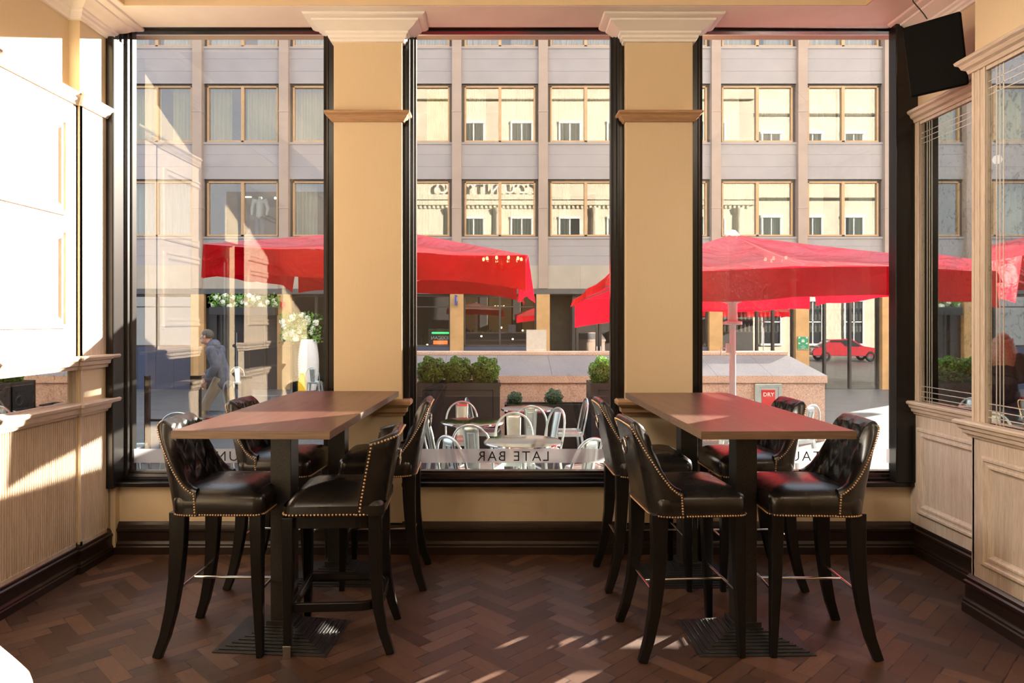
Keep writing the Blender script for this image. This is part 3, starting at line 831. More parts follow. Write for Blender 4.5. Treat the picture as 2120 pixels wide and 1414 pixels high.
# ------------------------------------------------------------------ loudspeaker on the wall, its cable
sp = empty('loudspeaker', (2.53, 4.06, 3.10), 0, 'black rectangular loudspeaker hung high by the mirrored wall, tilted down', 'loudspeaker')
b = MB(); hw, hh, dp = .148, .205, .10
b.frustum(-hw, hw, -hh, hh, 0, -hw*.85, hw*.85, -hh*.9, hh*.9, -dp*1.5)
b.build('cabinet', M['speaker'], sp, bevel=.012)
MB().box(-hw+.006, hw-.006, -hh+.012, hh-.012, -.002, .008).build('grille', M['speaker'], sp, bevel=.006)
MB().tube([(0, 0, -.12), (.03, 0, -.22)], .014, 8).box(.0, .06, -.05, .05, -.24, -.21).build('wall_bracket', M['iron'], sp)
MB().tube([(-.02, .214, -.03), (-.035, .25, -.03), (-.055, .29, -.02), (-.075, .33, -.01), (-.075, .345, .0), (-.06, .352, .01)], .0035, 6).build('cable', M['iron'], sp, smooth=60, label='thin black cable rising from the speaker')
SPK = (Matrix.Rotation(R_(-40), 4, 'Z') @ Matrix.Rotation(R_(90+18), 4, 'X') @ Matrix.Rotation(R_(3.5), 4, 'Z'))
sp.matrix_world = Matrix.Translation((2.53, 4.06, 3.10)) @ SPK

# pale rounded seat edge close to the camera
tc = empty('tub_chair', (-1.70, 1.78, 0), 0, 'blurred pale cream rounded chair corner low at the edge of the room', 'chair')
MB().lathe([(.001, .06), (.40, .06), (.44, .10), (.45, .40), (.43, .52), (.37, .60), (.28, .63), (.001, .60)], 40).build('upholstered_body', M['creamleather'], tc, smooth=60)
for k in range(4):
    MB().tube([(.3*math.cos(PI/4+k*PI/2), .3*math.sin(PI/4+k*PI/2), 0), (.3*math.cos(PI/4+k*PI/2), .3*math.sin(PI/4+k*PI/2), .08)], .02, 8).build('leg', M['blackwood'], tc)

# chandelier behind the camera: shows as a small glitter in the middle pane
ch = empty('chandelier', (.07, -2.6, 2.62), 0, 'gilt chandelier with warm bulbs mirrored in the middle window', 'chandelier')
MB().tube([(0, 0, .1), (0, 0, 1.40)], .008, 6).lathe([(.001, -.16), (.03, -.14), (.05, -.06), (.03, .02), (.05, .06), (.02, .12), (.001, .13)], 16).lathe([(.06, 1.36), (.06, 1.40)], 12).build('stem', M['brass'], ch, smooth=40)
for k in range(10):
    a = 2*PI*k/10; c, s_ = math.cos(a), math.sin(a)
    ar = MB().tube([(0.03*c, .03*s_, -.08), (.15*c, .15*s_, -.14), (.28*c, .28*s_, -.10), (.33*c, .33*s_, -.02)], .007, 6).lathe([(.001, -.02), (.028, -.015), (.03, 0)], 10, (.33*c, .33*s_, 0)).build('arm', M['brass'], ch, smooth=50)
    MB().ball((.33*c, .33*s_, .035), .024, 8, 6, (1, 1, 1.5)).build('bulb', M['bulb'], ar, smooth=60)
# ------------------------------------------------------------------ outside: ground
def gz(y): return -.15-.0283*(y-5)
g = MB(); cols_ = []
for x, dz in ((-30, 0), (15, 0), (19, -.75), (34, -.75)):
    cols_.append([g.vert((x, y, gz(max(y, 4.9))+dz)) for y in (-12, 4.9, 14, 30)])
for i, (c0, c1) in enumerate(zip(cols_, cols_[1:])):
    for j in range(3):
        if i or j: g.face((c0[j], c1[j], c1[j+1], c0[j+1]))
def paving():
    m, nt, bs, _ = new_mat('grey_stone_paving')
    br = N(nt, 'ShaderNodeTexBrick'); nt.links.new(coords(nt), br.inputs['Vector'])
    br.inputs['Color1'].default_value = (.135, .138, .147, 1); br.inputs['Color2'].default_value = (.10, .103, .11, 1); br.inputs['Mortar'].default_value = (.05, .05, .054, 1)
    br.inputs['Scale'].default_value = 1.0; br.inputs['Mortar Size'].default_value = .008; br.inputs['Brick Width'].default_value = .6; br.inputs['Row Height'].default_value = .4
    c = mixrgb(nt, .3, br.outputs['Color'], ramp(nt, noise(nt, coords(nt), 3, 6), [(.3, (.075, .075, .08)), (.7, (.17, .17, .178))]))
    nt.links.new(c, bs.inputs['Base Color']); bs.inputs['Roughness'].default_value = .45
    return m
M['paving'] = paving()
structure('ground', g, M['paving'])

# ------------------------------------------------------------------ the building across the street
FY = 23.0
PX = [-9.84+2.825*k for k in range(-2, 10)]
bld = empty('office_building', (0, FY, -.7), 0, 'long concrete building across the street, wood-framed windows above ground-floor bars', 'building')
OF = Vector((0, -FY, .7))
class LB(MB):                                    # builder in the coordinates of the building
    def build(s, name, mat=None, parent=None, **k):
        s.v = [(p[0], p[1]-FY, p[2]+.7) for p in s.v]
        return MB.build(s, name, mat, parent, **k)
ROWS = [(4.35, 6.24), (7.45, 9.38), (10.59, 12.5)]
SPAN = [(3.40, 4.35), (6.24, 7.45), (9.38, 10.59), (12.5, 13.4)]
for k, x in enumerate(PX):
    LB().box(x-.155, x+.155, 22.84, 23.3, 2.64, 13.4).box(x-.165, x+.165, 22.83, 23.3, 5.25, 5.30).box(x-.165, x+.165, 22.83, 23.3, 8.4, 8.45).box(x-.165, x+.165, 22.83, 23.3, 11.4, 11.45).build('pier', M['pierstone'], bld, bevel=.01)
    LB().box(x-.22, x+.22, 22.88, 23.3, -.75, 2.50).build('shop_pier', M['pierlow'], bld, bevel=.01)
proto_win = {}
def office_window(x0, x1, z0, z1):
    f = LB(); d = .055; xm = (x0+x1)/2
    f.box(x0, x0+d, 23.06, 23.18, z0, z1).box(x1-d, x1, 23.06, 23.18, z0, z1).box(x0, x1, 23.05, 23.2, z0, z0+d).box(x0, x1, 23.06, 23.18, z1-d, z1).box(xm-.05, xm+.05, 23.05, 23.18, z0, z1)
    f = f.build('window_frame', M['winwood'], bld, bevel=.006)
    p = LB()
    for a, c in ((x0+d, xm-.05), (xm+.05, x1-d)):
        b = [p.vert(q) for q in ((a, 23.13, z0+d), (c, 23.13, z0+d), (c, 23.13, z1-d), (a, 23.13, z1-d))]; p.face(b)
    p.build('pane', M['upglass'], f)
    return f
def curtain(parent, x0, x1, z0, z1, mat, seed, y=23.45):
    rng = random.Random(seed); n = 60; ph = rng.random()*6
    top, bot = [], []
    for i in range(n+1):
        x = x0+(x1-x0)*i/n; o = .04*math.sin(i*1.25+ph)+.025*math.sin(i*.53+ph*2)
        top.append((x, y+o, z1)); bot.append((x, y+o*1.3, z0))
    LB().rings([bot, top], False, False, False).build('curtain', mat, parent, smooth=80)
for k in range(len(PX)-1):
    x0, x1 = PX[k]+.155, PX[k+1]-.155
    for z0, z1 in SPAN:
        s = LB(); h = (z1-z0)
        for j in range(3): s.box(x0, x1, 23.0, 23.3, z0+h*j/3+(.006 if j else 0), z0+h*(j+1)/3)
        s.box(x0, x1, 23.012, 23.3, z0, z1).box(x0-.0, x1+.0, 22.97, 23.3, z1-.07, z1)
        s.build('spandrel', M['concrete'], bld)
    for r, (z0, z1) in enumerate(ROWS):
        a, c = x0+.09, x1-.09
        f = office_window(a, c, z0+.02, z1-.06)
        LB().box(x0, x0+.09, 23.1, 23.4, z0, z1).box(x1-.09, x1, 23.1, 23.4, z0, z1).box(x0, x1, 23.08, 23.4, z1-.06, z1).build('reveal', M['shopframe'], f)
        if r == 0 and k == 2: continue
        xm = (a+c)/2
        kind = (M['curtainyellow'] if k <= 4 else M['blindreflect']) if r == 1 else (M['curtain'] if r == 0 else M['blindreflect'])
        curtain(f, a, a+(c-a)*(.48 if (k+r) % 3 else .30), z0, z1, kind, k*7+r)
        curtain(f, c-(c-a)*(.48 if (k*2+r) % 3 else .34), c, z0, z1, kind, k*11+r)
    # stone band, fascia
bb = LB()
for i in range(23):
    xa = PX[0]-.2+i*1.412; bb.box(xa+.006, xa+1.406, 22.90, 23.3, 2.64, 3.40)
bb.box(PX[0]-.2, PX[-1]+.2, 22.91, 23.3, 2.64, 3.395)
bb.build('stone_band', M['band'], bld)
LB().box(PX[0]-.2, PX[-1]+.2, 22.87, 23.3, 2.46, 2.64).build('fascia', M['fascia'], bld, bevel=.01)
# interior shell: floors, back wall, end walls
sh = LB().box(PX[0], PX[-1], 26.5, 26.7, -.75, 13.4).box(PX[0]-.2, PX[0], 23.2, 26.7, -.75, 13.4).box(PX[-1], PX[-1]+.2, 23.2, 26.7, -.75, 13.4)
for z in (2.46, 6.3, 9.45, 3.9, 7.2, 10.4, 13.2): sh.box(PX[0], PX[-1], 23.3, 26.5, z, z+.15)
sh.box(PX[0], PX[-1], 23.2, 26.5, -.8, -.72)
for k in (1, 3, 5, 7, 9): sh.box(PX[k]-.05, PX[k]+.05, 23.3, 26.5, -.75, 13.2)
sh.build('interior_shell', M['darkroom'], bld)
# ground floor shopfronts
def shopfront(k, riser=True, mull=(.5,), transom=2.05, base=.74):
    x0, x1 = PX[k]+.22, PX[k+1]-.22
    f = LB(); z0 = base if riser else -.70; t = .05
    f.box(x0, x0+t, 23.06, 23.2, z0, 2.46).box(x1-t, x1, 23.06, 23.2, z0, 2.46).box(x0, x1, 23.06, 23.2, 2.38, 2.46).box(x0, x1, 23.06, 23.2, z0, z0+t)
    for m in mull: f.box(x0+(x1-x0)*m-.035, x0+(x1-x0)*m+.035, 23.05, 23.2, z0, 2.46)
    if transom: f.box(x0, x1, 23.07, 23.19, transom-.02, transom+.02)
    f = f.build('shop_window', M['shopframe'], bld, bevel=.004)
    p = LB(); b = [p.vert(q) for q in ((x0, 23.12, z0), (x1, 23.12, z0), (x1, 23.12, 2.42), (x0, 23.12, 2.42))]; p.face(b)
    p.build('pane', M['shopglass'], f)
    if riser:
        s = LB(); n = 4
        for i in range(n): s.box(x0+(x1-x0)*i/n+.008, x0+(x1-x0)*(i+1)/n-.008, 23.0, 23.2, -.72, base)
        s.box(x0, x1, 23.01, 23.2, -.72, base-.01)
        s.build('stall_riser', M['navy'], f)
    return f
for k in (0, 1, 4, 5, 7): shopfront(k, True)
shopfront(3, False, (.33, .9), None)
shopfront(8, False, (.16, .5, .72), None); shopfront(9, False, (.25, .6), None); shopfront(10, False, (.5,), None)
# dark panelled doorway in bay 2
x0, x1 = PX[2]+.22, PX[3]-.22
d = LB().box(x0, x0+.35, 23.05, 23.2, -.72, 2.46).box(x1-.35, x1, 23.05, 23.2, -.72, 2.46).box(x0, x1, 23.05, 23.2, 2.0, 2.46).box(x0+.35, x1-.35, 23.14, 23.2, -.72, 2.0)
d = d.frame((0, 23.14, 0), (1, 0, 0), (0, 0, 1), (0, -1, 0), x0+.45, x1-.45, -.5, 1.9, [(0, 0), (0, .03), (.05, .04), (.08, .0)]).build('doorway', M['shopframe'], bld)
LB().box(x0+1.0, x0+1.03, 23.02, 23.08, .1, 1.2).build('door_handle', M['chrome'], d)
# bay 6: dark porch and glazed double door
x0, x1 = PX[6]+.22, PX[7]-.22
po = LB().box(x0, x0+.75, 23.9, 24.0, -.72, 2.46).box(x0+.75, x0+.85, 23.05, 24.0, -.72, 2.46).build('porch', M['darkroom'], bld)
gr = LB()
for i in range(28):
    xx = x0+.85+(x1-x0-.85)*i/28; gr.box(xx, xx+.03, 23.05, 23.12, 1.98, 2.44)
gr.box(x0+.85, x1, 23.12, 23.14, 1.98, 2.46)
gr.build('grille', M['shopframe'], po)
for i in range(2):
    a = x0+.87+i*(x1-x0-.87)/2; c = a+(x1-x0-.87)/2-.02
    f = LB().box(a, a+.09, 23.06, 23.12, -.70, 1.95).box(c-.09, c, 23.06, 23.12, -.70, 1.95).box(a, c, 23.06, 23.12, 1.82, 1.95).box(a, c, 23.06, 23.12, -.7, -.45).build('door', M['shopframe'], bld, bevel=.005)
    p = LB(); b = [p.vert(q) for q in ((a+.09, 23.09, -.45), (c-.09, 23.09, -.45), (c-.09, 23.09, 1.82), (a+.09, 23.09, 1.82))]; p.face(b); p.build('pane', M['shopglass'], f)
    LB().tube([((c-.05 if i == 0 else a+.05), 23.03, .35), ((c-.05 if i == 0 else a+.05), 23.03, .75)], .015, 6).build('handle', M['chrome'], f)
# pendant bulbs in the bar
pb = empty('pendant_lamp', (0, 0, 0), 0, None)
bpy.data.objects.remove(pb)
lampdef = None
for i, (x, z) in enumerate([(-3.4, .95), (-2.9, 1.35), (-2.5, .75), (-2.1, 1.25), (-.6, 1.05), (.1, 1.35), (.5, .95), (.85, 1.25)]):
    if lampdef is None:
        lampdef = empty('pendant_lamp', (x, 24.6, z)); MB().ball((0, 0, 0), .03, 8, 6).build('bulb', M['bulb'], lampdef, smooth=60)
        MB().tube([(0, 0, .04), (0, 0, 1.1)], .006, 5).build('cord', M['iron'], lampdef); lo = lampdef
    else:
        lo = copy_tree(lampdef); lo.location = (x, 24.6, z)
    tag(lo, 'tiny warm pendant lamp glowing inside the bar across the street', 'lamp', 'pendant lamps in the bar across the street')

# shelves of bottles behind the right-hand shop windows
bottle = None; cnt = 0
for k, lab in ((8, 'wall shelf of bottles inside the shop with the green sign beside it'), (9, 'wall shelf of bottles inside the far right shop window')):
    x0, x1 = PX[k]+.3, PX[k+1]-.3
    for j, z in enumerate((1.22, 1.62, 2.02)):
        wh = ('lowest', 'middle', 'topmost')[j]
        o = MB().box(x0, x1, -.12, .12, -.03, 0).build('bottle_shelf', M['brown'], None, label=wh+' '+lab, cat='shelf', group='bottle shelves in the shops')
        o.location = (0, 24.0, z)
        rng = random.Random(k*10+j)
        for i in range(16):
            if bottle is None:
                bottle = MB().lathe([(.001, 0), (.036, .002), (.038, .15), (.034, .18), (.014, .21), (.013, .27), (.001, .272)], 10).build('bottle', M['bottle'], smooth=40); q = bottle
                b2 = bottle.data.copy(); b2.materials.clear(); b2.materials.append(M['bottleclear'])
            else:
                q = bottle.copy(); COL.objects.link(q)
            if rng.random() < .4: q.data = b2
            q.location = (x0+.06+(x1-x0-.12)*i/15, 24.0+rng.uniform(-.03, .03), z)
            tag(q, 'small bottle on the %s shelf in the shop %s' % (wh, 'beside the green sign' if k == 8 else 'at the far right'), 'bottle', 'bottles on the %s shelf, bay %d' % (wh, k))
# lit clothes shop on the first floor: ceiling lights, headless mannequin
cl = LB().box(PX[2]+.8, PX[2]+1.15, 24.6, 24.66, 5.93, 5.96); 
cl.build('tube_light', M['cool'], bld)
for x in (PX[2]+1.5, PX[2]+2.0, PX[2]+2.35): LB().ball((x, 24.6, 5.9), .045, 8, 6).build('spot_light', M['cool'], bld)
def skin(name, pts, edges, rad, mat, parent=None, levels=1, vox=.011):
    """one continuous figure surface: tapered limbs joined by a voxel remesh, then smoothed"""
    mb = MB(); P_ = [Vector(p) for p in pts]
    for i, r in enumerate(rad):
        if isinstance(r, tuple):
            if r[0] > .05: mb.ball(P_[i], 1, 14, 9, (r[1], r[0], min(r)*.75))
            else: mb.ball(P_[i], .026, 10, 7)
        else: mb.ball(P_[i], r, 10, 7)
    for i, j in edges:
        a, c = P_[i], P_[j]; ra, rc = rad[i], rad[j]; d = c-a
        ta, tc_ = isinstance(ra, tuple) and ra[0] > .05, isinstance(rc, tuple) and rc[0] > .05
        if (ta or tc_) and abs(d.z) > .6*d.length:
            A = ra if isinstance(ra, tuple) else (ra, ra); C = rc if isinstance(rc, tuple) else (rc, rc); rings = []
            for k in range(6):
                t = k/5; p = a+d*t; w2 = A[0]+(C[0]-A[0])*t; d2 = A[1]+(C[1]-A[1])*t
                rings.append([(p.x+d2*math.cos(2*PI*q/16), p.y+w2*math.sin(2*PI*q/16), p.z) for q in range(16)])
            mb.rings(rings if d.z > 0 else rings[::-1])
        else:
            f = lambda r, o: .025 if isinstance(r, tuple) and r[0] <= .05 else (min(o if not isinstance(o, tuple) else .08, r[1]) if isinstance(r, tuple) else r)
            mb.tube([a, a+d*.5, c], [f(ra, rc), (f(ra, rc)+f(rc, ra))/2, f(rc, ra)], 12)
    o = mb.build(name, mat, parent)
    rm = o.modifiers.new('remesh', 'REMESH'); rm.mode = 'VOXEL'; rm.voxel_size = vox; rm.use_smooth_shade = True
    sm = o.modifiers.new('smooth', 'SMOOTH'); sm.factor = .5; sm.iterations = 7 if vox > .008 else 4
    return o
mq = empty('mannequin', (PX[2]+1.75, 23.75, 4.30), 0, 'headless mannequin in pale blue shirt and jeans in upstairs shop window', 'mannequin')
skin('shirt', [(0, 0, .82), (0, 0, 1.0), (0, 0, 1.28), (0, 0, 1.42), (.20, 0, 1.36), (.27, .02, 1.10), (.25, -.05, .88), (-.20, 0, 1.36), (-.27, .02, 1.10), (-.25, -.05, .88)],
     [(0, 1), (1, 2), (2, 3), (2, 4), (4, 5), (5, 6), (2, 7), (7, 8), (8, 9)], [(.19, .12), (.17, .11), (.18, .12), .06, .075, .06, .045, .075, .06, .045], M['shirt'], mq)
skin('jeans', [(0, 0, .84), (.09, 0, .75), (.10, 0, .40), (.10, 0, .03), (-.09, 0, .75), (-.10, 0, .40), (-.10, 0, .03)], [(0, 1), (1, 2), (2, 3), (0, 4), (4, 5), (5, 6)], [(.17, .11), .10, .08, .06, .10, .08, .06], M['denim'], mq)
MB().lathe([(.001, 1.42), (.05, 1.43), (.045, 1.50), (.001, 1.51)], 12).lathe([(.001, -.0), (.2, .0), (.2, .02), (.001, .02)], 16).build('neck_and_stand', M['white'], mq, smooth=40)

# signs on the building
sg = empty('assembly_point_sign', (9.93, 22.84, .66), 0, 'green and white fire assembly point sign on the ochre pier', 'sign')
MB().box(-.175, .175, -.01, .0, 0, .42).build('board', M['greensign'], sg)
ar = MB()
for sx in (-1, 1):
    for sz in (-1, 1):
        cx, cz = sx*.11, .285+sz*.085; 
        b = [ar.vert(p) for p in ((cx+sx*.04, -.0125, cz+sz*.03), (cx-sx*.03, -.0125, cz+sz*.03), (cx+sx*.04, -.0125, cz-sz*.03))]; ar.face(b)
        ar.box(cx-.012, cx+.012, -.0125, -.0115, cz-.012, cz+.012)
for dx, s in ((-.035, .8), (0, 1), (.035, .8)):
    ar.ball((dx, -.0125, .29+.035*s), .012*s, 8, 5, (1, .1, 1)).box(dx-.014*s, dx+.014*s, -.013, -.0115, .23, .29+.018*s)
ar.box(-.17, .17, -.0115, -.0105, .415, .42).box(-.17, .17, -.0115, -.0105, 0, .006)
ar.build('pictogram', M['inkwhite'], sg)
for i, wd in enumerate(('Fire', 'assembly', 'point')): text('lettering', wd, M['inkwhite'], sg, (0, -.0125, .115-i*.045), .045, (PI/2, 0, 0))
fa = empty('alarm_box', (PX[3]+.0, 22.79, 2.12), 0, 'small red alarm box high on the ochre pier left of the flowers', 'alarm')
MB().box(-.07, .07, -.06, .02, -.08, .08).build('housing', M['redsign'], fa, bevel=.01); MB().tube([(0, -.01, .08), (0, -.01, .34)], .010, 6).build('conduit', M['iron'], fa)
bs = empty('projecting_sign', (PX[5]+.0, 22.55, 2.25), 0, 'small blue and white projecting sign hanging under the red parasol edge', 'sign')
MB().box(-.03, .03, -.26, .30, -.16, .16).build('board', simple('blue_sign_enamel', (.05, .06, .34), .4), bs); MB().box(-.034, .034, -.16, .12, -.03, .11).build('white_field', M['inkwhite'], bs)
ns = empty('neon_sign', (PX[5]-.55, 23.3, .90), 0, 'green white and red neon sign seen reversed in the dark bar window', 'sign')
MB().box(-.42, .32, .02, .03, -.12, .42).build('backing', M['darkroom'], ns)
text('lettering', 'MEXICAN', M['inkwhite'], ns, (.02, -.012, .07), .16, (PI/2, 0, PI), 1.0)
MB().box(-.3, .3, -.01, .01, .26, .31).build('green_tube', M['greenneon'], ns); MB().box(-.25, .22, -.01, .01, -.09, .03).build('red_tube', M['redneon'], ns)

# hanging box of white flowers over the dark doorway, and the flower display next door
def flower_heap(name, c, r, n, parent, rng, leaf=True):
    fl = MB(); lf = MB()
    for i in range(n):
        p = [c[j]+r[j]*rng.uniform(-1, 1) for j in range(3)]
        s = rng.uniform(.05, .11)
        for q in range(6):
            a = q*PI/3+rng.random(); fl.ball((p[0]+s*.55*math.cos(a), p[1]-s*.2, p[2]+s*.55*math.sin(a)), s*.55, 6, 4, (1, .5, 1))
        fl.ball((p[0], p[1]-s*.4, p[2]), s*.45, 6, 4)
    for i in range(n*14):
        p = [c[j]+r[j]*rng.uniform(-1.1, 1.1) for j in range(3)]
        a, b_ = rng.uniform(0, 2*PI), rng.uniform(-1, 1); L = rng.uniform(.06, .13)
        u = Vector((math.cos(a), b_*.6, math.sin(a))).normalized()*L; v = u.cross(Vector((rng.uniform(-1, 1), 1, rng.uniform(-1, 1)))).normalized()*L*.28
        P0 = Vector(p); b = [lf.vert(P0), lf.vert(P0+u*.5+v), lf.vert(P0+u), lf.vert(P0+u*.5-v)]; lf.face(b)
    fl.build('flowers', M['petal'], parent, smooth=60, kind='stuff'); lf.build('leaves', M['box'], parent, kind='stuff')
rng = random.Random(5)
fb = empty('flower_box', (-8.2, 22.55, 1.85), 0, 'black hanging box of white flowers above the dark doorway', 'flower box')
MB().box(-1.05, 1.05, -.16, .18, -.08, .18).build('trough', M['planter'], fb, bevel=.01); MB().tube([(-.8, .1, .1), (-.8, .3, .62)], .015, 6).tube([(.8, .1, .1), (.8, .3, .62)], .015, 6).build('bracket', M['iron'], fb)
flower_heap('f', (0, 0, .36), (1.0, .13, .20), 34, fb, rng)
fv = empty('flower_display', (-6.05, 22.3, -.62), 0, 'tall white woven vase topped with a mass of white flowers', 'flowers')
vz = MB(); rs = []
for j in range(40):
    z = j*1.62/39; r0 = .22+.10*math.sin(PI*min(1, z/1.62))**.8
    rs.append([((r0+.014*math.cos(9*a_+ (PI if j % 2 else 0)))*math.cos(a_), (r0+.014*math.cos(9*a_+(PI if j % 2 else 0)))*math.sin(a_), z) for a_ in [2*PI*k/36 for k in range(36)]])
vz.rings(rs).build('woven_vase', M['white'], fv, smooth=50)
flower_heap('f', (-.25, 0, 1.98), (.55, .22, .42), 34, fv, rng)

# ------------------------------------------------------------------ our own building, mirrored in the panes across the street
own = empty('terrace_building', (0, 4.95, 0), 0, 'cream classical stone building whose front is mirrored in the windows across the street', 'building')
w_ = MB(); 
Y0, Y1 = -.06, .12
w_.box(-5.0, 15, Y0, Y1, 3.60, 17.5)
v_ = MB().box(-16, -2.66, Y0, .02, -.6, 3.6).box(2.86, 15, Y0, .02, -.6, 3.6).box(-2.66, 2.86, Y0, Y1, -.4, .46)
v_.box(-1.10, -.655, -.05, .0, .46, 3.6).box(.865, 1.295, -.05, .0, .46, 3.6)
w_.build('wall', M['sandstone'], own)
v_.build('shopfront', M['shopframe'], own)
MB().box(-16, -5.0, Y0, Y1, 3.60, 9.2).build('side_wing', M['darkstone'], own)
MB().box(-5, 15, Y1, .34, 4.3, 4.62).box(-5, 15, Y1, .26, 4.62, 4.9).box(-5, 15, Y1, .40, 8.7, 9.0).box(-5, 15, Y1, .30, 8.4, 8.7).build('cornice', M['sandstone'], own)
MB().box(-5, 15, Y1, .28, 9.9, 10.15).box(-5, 15, Y1, .34, 14.6, 14.9).box(-5, 15, Y1, .22, 12.0, 12.12).build('string_course', M['sandstone'], own)
dn = MB()
for i in range(42, 120): dn.box(-15.9+i*.256, -15.9+i*.256+.13, Y1, .22, 8.22, 8.4)
dn.build('dentils', M['sandstone'], own)
colp = None
for i in range(4, 11):
    x = -14.2+i*2.83
    if colp is None:
        colp = MB().lathe([(.28, 4.9), (.28, 5.05), (.21, 5.1), (.20, 5.3), (.175, 7.9), (.23, 7.98), (.26, 8.1), (.30, 8.22)], 18, (0, .22, 0)).build('column', M['sandstone'], own, smooth=40); c_ = colp
    else: c_ = colp.copy(); COL.objects.link(c_)
    c_.location = (x, 0, 0)
wp = None
for i in range(4, 10):
    x = -14.2+1.415+i*2.83
    if wp is None:
        wp = MB().box(-.6, .6, Y1, .16, 5.2, 7.6).build('window', M['carglass'], own); fr_ = MB().box(-.66, -.56, Y1, .20, 5.1, 7.7).box(.56, .66, Y1, .20, 5.1, 7.7).box(-.66, .66, Y1, .24, 7.6, 7.75).box(-.7, .7, Y1, .28, 5.0, 5.15).box(-.04, .04, Y1, .18, 5.2, 7.6).box(-.6, .6, Y1, .18, 6.4, 6.46).build('window_surround', M['white'], wp); c_ = wp
    else: c_ = copy_tree(wp)
    c_.location = (x, 0, 0)
    c_ = copy_tree(wp); c_.location = (x, 0, 5.6)
text('lettering', 'COUNTY HO', M['goldletter'], own, (-.55, .42, 9.05), .98, (PI/2, 0, PI), 1.08, .04, .012)

# cream stone house beyond the side street, facing the same way, mirrored in the right-hand panes
far = empty('stone_house', (24, -4.0, -1.0), 0, 'cream stone house beyond the side street, mirrored in the upper windows at right', 'building')
MB().box(-9, 12, -.3, 0, 0, 21).build('wall', M['sandstone'], far)
MB().box(-9, 12, 0, .35, 5.0, 5.4).box(-9, 12, 0, .45, 11.4, 11.8).box(-9, 12, 0, .40, 17.4, 17.9).build('cornice', M['sandstone'], far)
for i in range(7):
    for z in (1.0, 7.0, 13.0):
        x = -7.4+i*2.95
        f_ = MB().box(-.62, .62, .0, .06, 0, 3.0).build('window', M['carglass'], far); f_.location = (x, 0, z)
        MB().box(-.72, -.6, 0, .14, -.1, 3.1).box(.6, .72, 0, .14, -.1, 3.1).box(-.8, .8, 0, .22, 3.0, 3.2).box(-.8, .8, 0, .22, -.15, 0).box(-.04, .04, 0, .1, 0, 3).box(-.6, .6, 0, .1, 1.5, 1.58).build('window_surround', M['white'], f_)
# ------------------------------------------------------------------ granite wall on the pavement
gw = empty('granite_wall', (0, 0, 0), 0, 'low pink granite wall with a sloping top coloured as reflected sky on the pavement outside', 'wall')
WL, WR = -1.75, 5.17
f = MB(); n = 8
for i in range(n):
    a = WL+(WR-WL)*i/n; c = WL+(WR-WL)*(i+1)/n
    f.box(a+.03+.003, c+(-.003 if i < n-1 else -.03), 11.03, 12.35, -.5, .60)
f.box(WL+.04, WR-.04, 11.035, 12.34, -.5, .6)
f.build('wall_face', M['granite'], gw)
f = MB()
for i in range(n):
    a = WL+(WR-WL)*i/n; c = WL+(WR-WL)*(i+1)/n
    f.box(a+.003, c-.003, 11.0, 12.4, .60, .71)
f.box(WL+.006, WR-.006, 11.004, 12.39, .595, .705)
f.build('cap_course', M['granite'], gw)
f = MB()
for i in range(n):
    a = WL+(WR-WL)*i/n; c = WL+(WR-WL)*(i+1)/n; A = a if i else a+.2; C = c if i < n-1 else c-.2
    f.frustum(a+.002, c-.002, 11.0, 12.4, .71, A+.002, C-.002, 12.02, 12.4, .985)
f.build('sloped_top', M['granitetop'], gw)
MB().box(WL+.2, WR-.2, 12.02, 12.40, .983, 1.045).build('coping', M['granite'], gw, bevel=.01)
ib = empty('dry_riser_box', (4.235, 11.03, .185), 0, 'grey metal inlet box with a red DRY plate set in the granite wall', 'box')
MB().box(-.21, .21, -.035, .01, 0, .40).frame((0, -.035, 0), (1, 0, 0), (0, 0, 1), (0, -1, 0), -.21, .21, 0, .40, [(0, 0), (0, .015), (.05, .015), (.055, 0)]).build('cabinet', M['galv'], ib, bevel=.004)
pl = MB().box(-.105, .105, -.048, -.036, .06, .305).build('plate', M['redsign'], ib, bevel=.004)
text('lettering', 'DRY', M['inkwhite'], pl, (0, -.0495, .205), .085, (PI/2, 0, 0), 1.05, .0008, .002)
mb_ = empty('menu_board', (.66, 12.2, 1.045), 0, 'blank pale grey board standing on top of the granite wall', 'sign')
MB().box(-.175, .175, -.02, .0, .02, .375).frame((0, -.02, 0), (1, 0, 0), (0, 0, 1), (0, -1, 0), -.175, .175, .02, .375, [(0, 0), (0, .004), (.012, .004), (.014, 0)]).build('panel', M['paper'], mb_)
MB().box(-.17, .17, -.03, .06, 0, .02).build('foot', M['paper'], mb_)

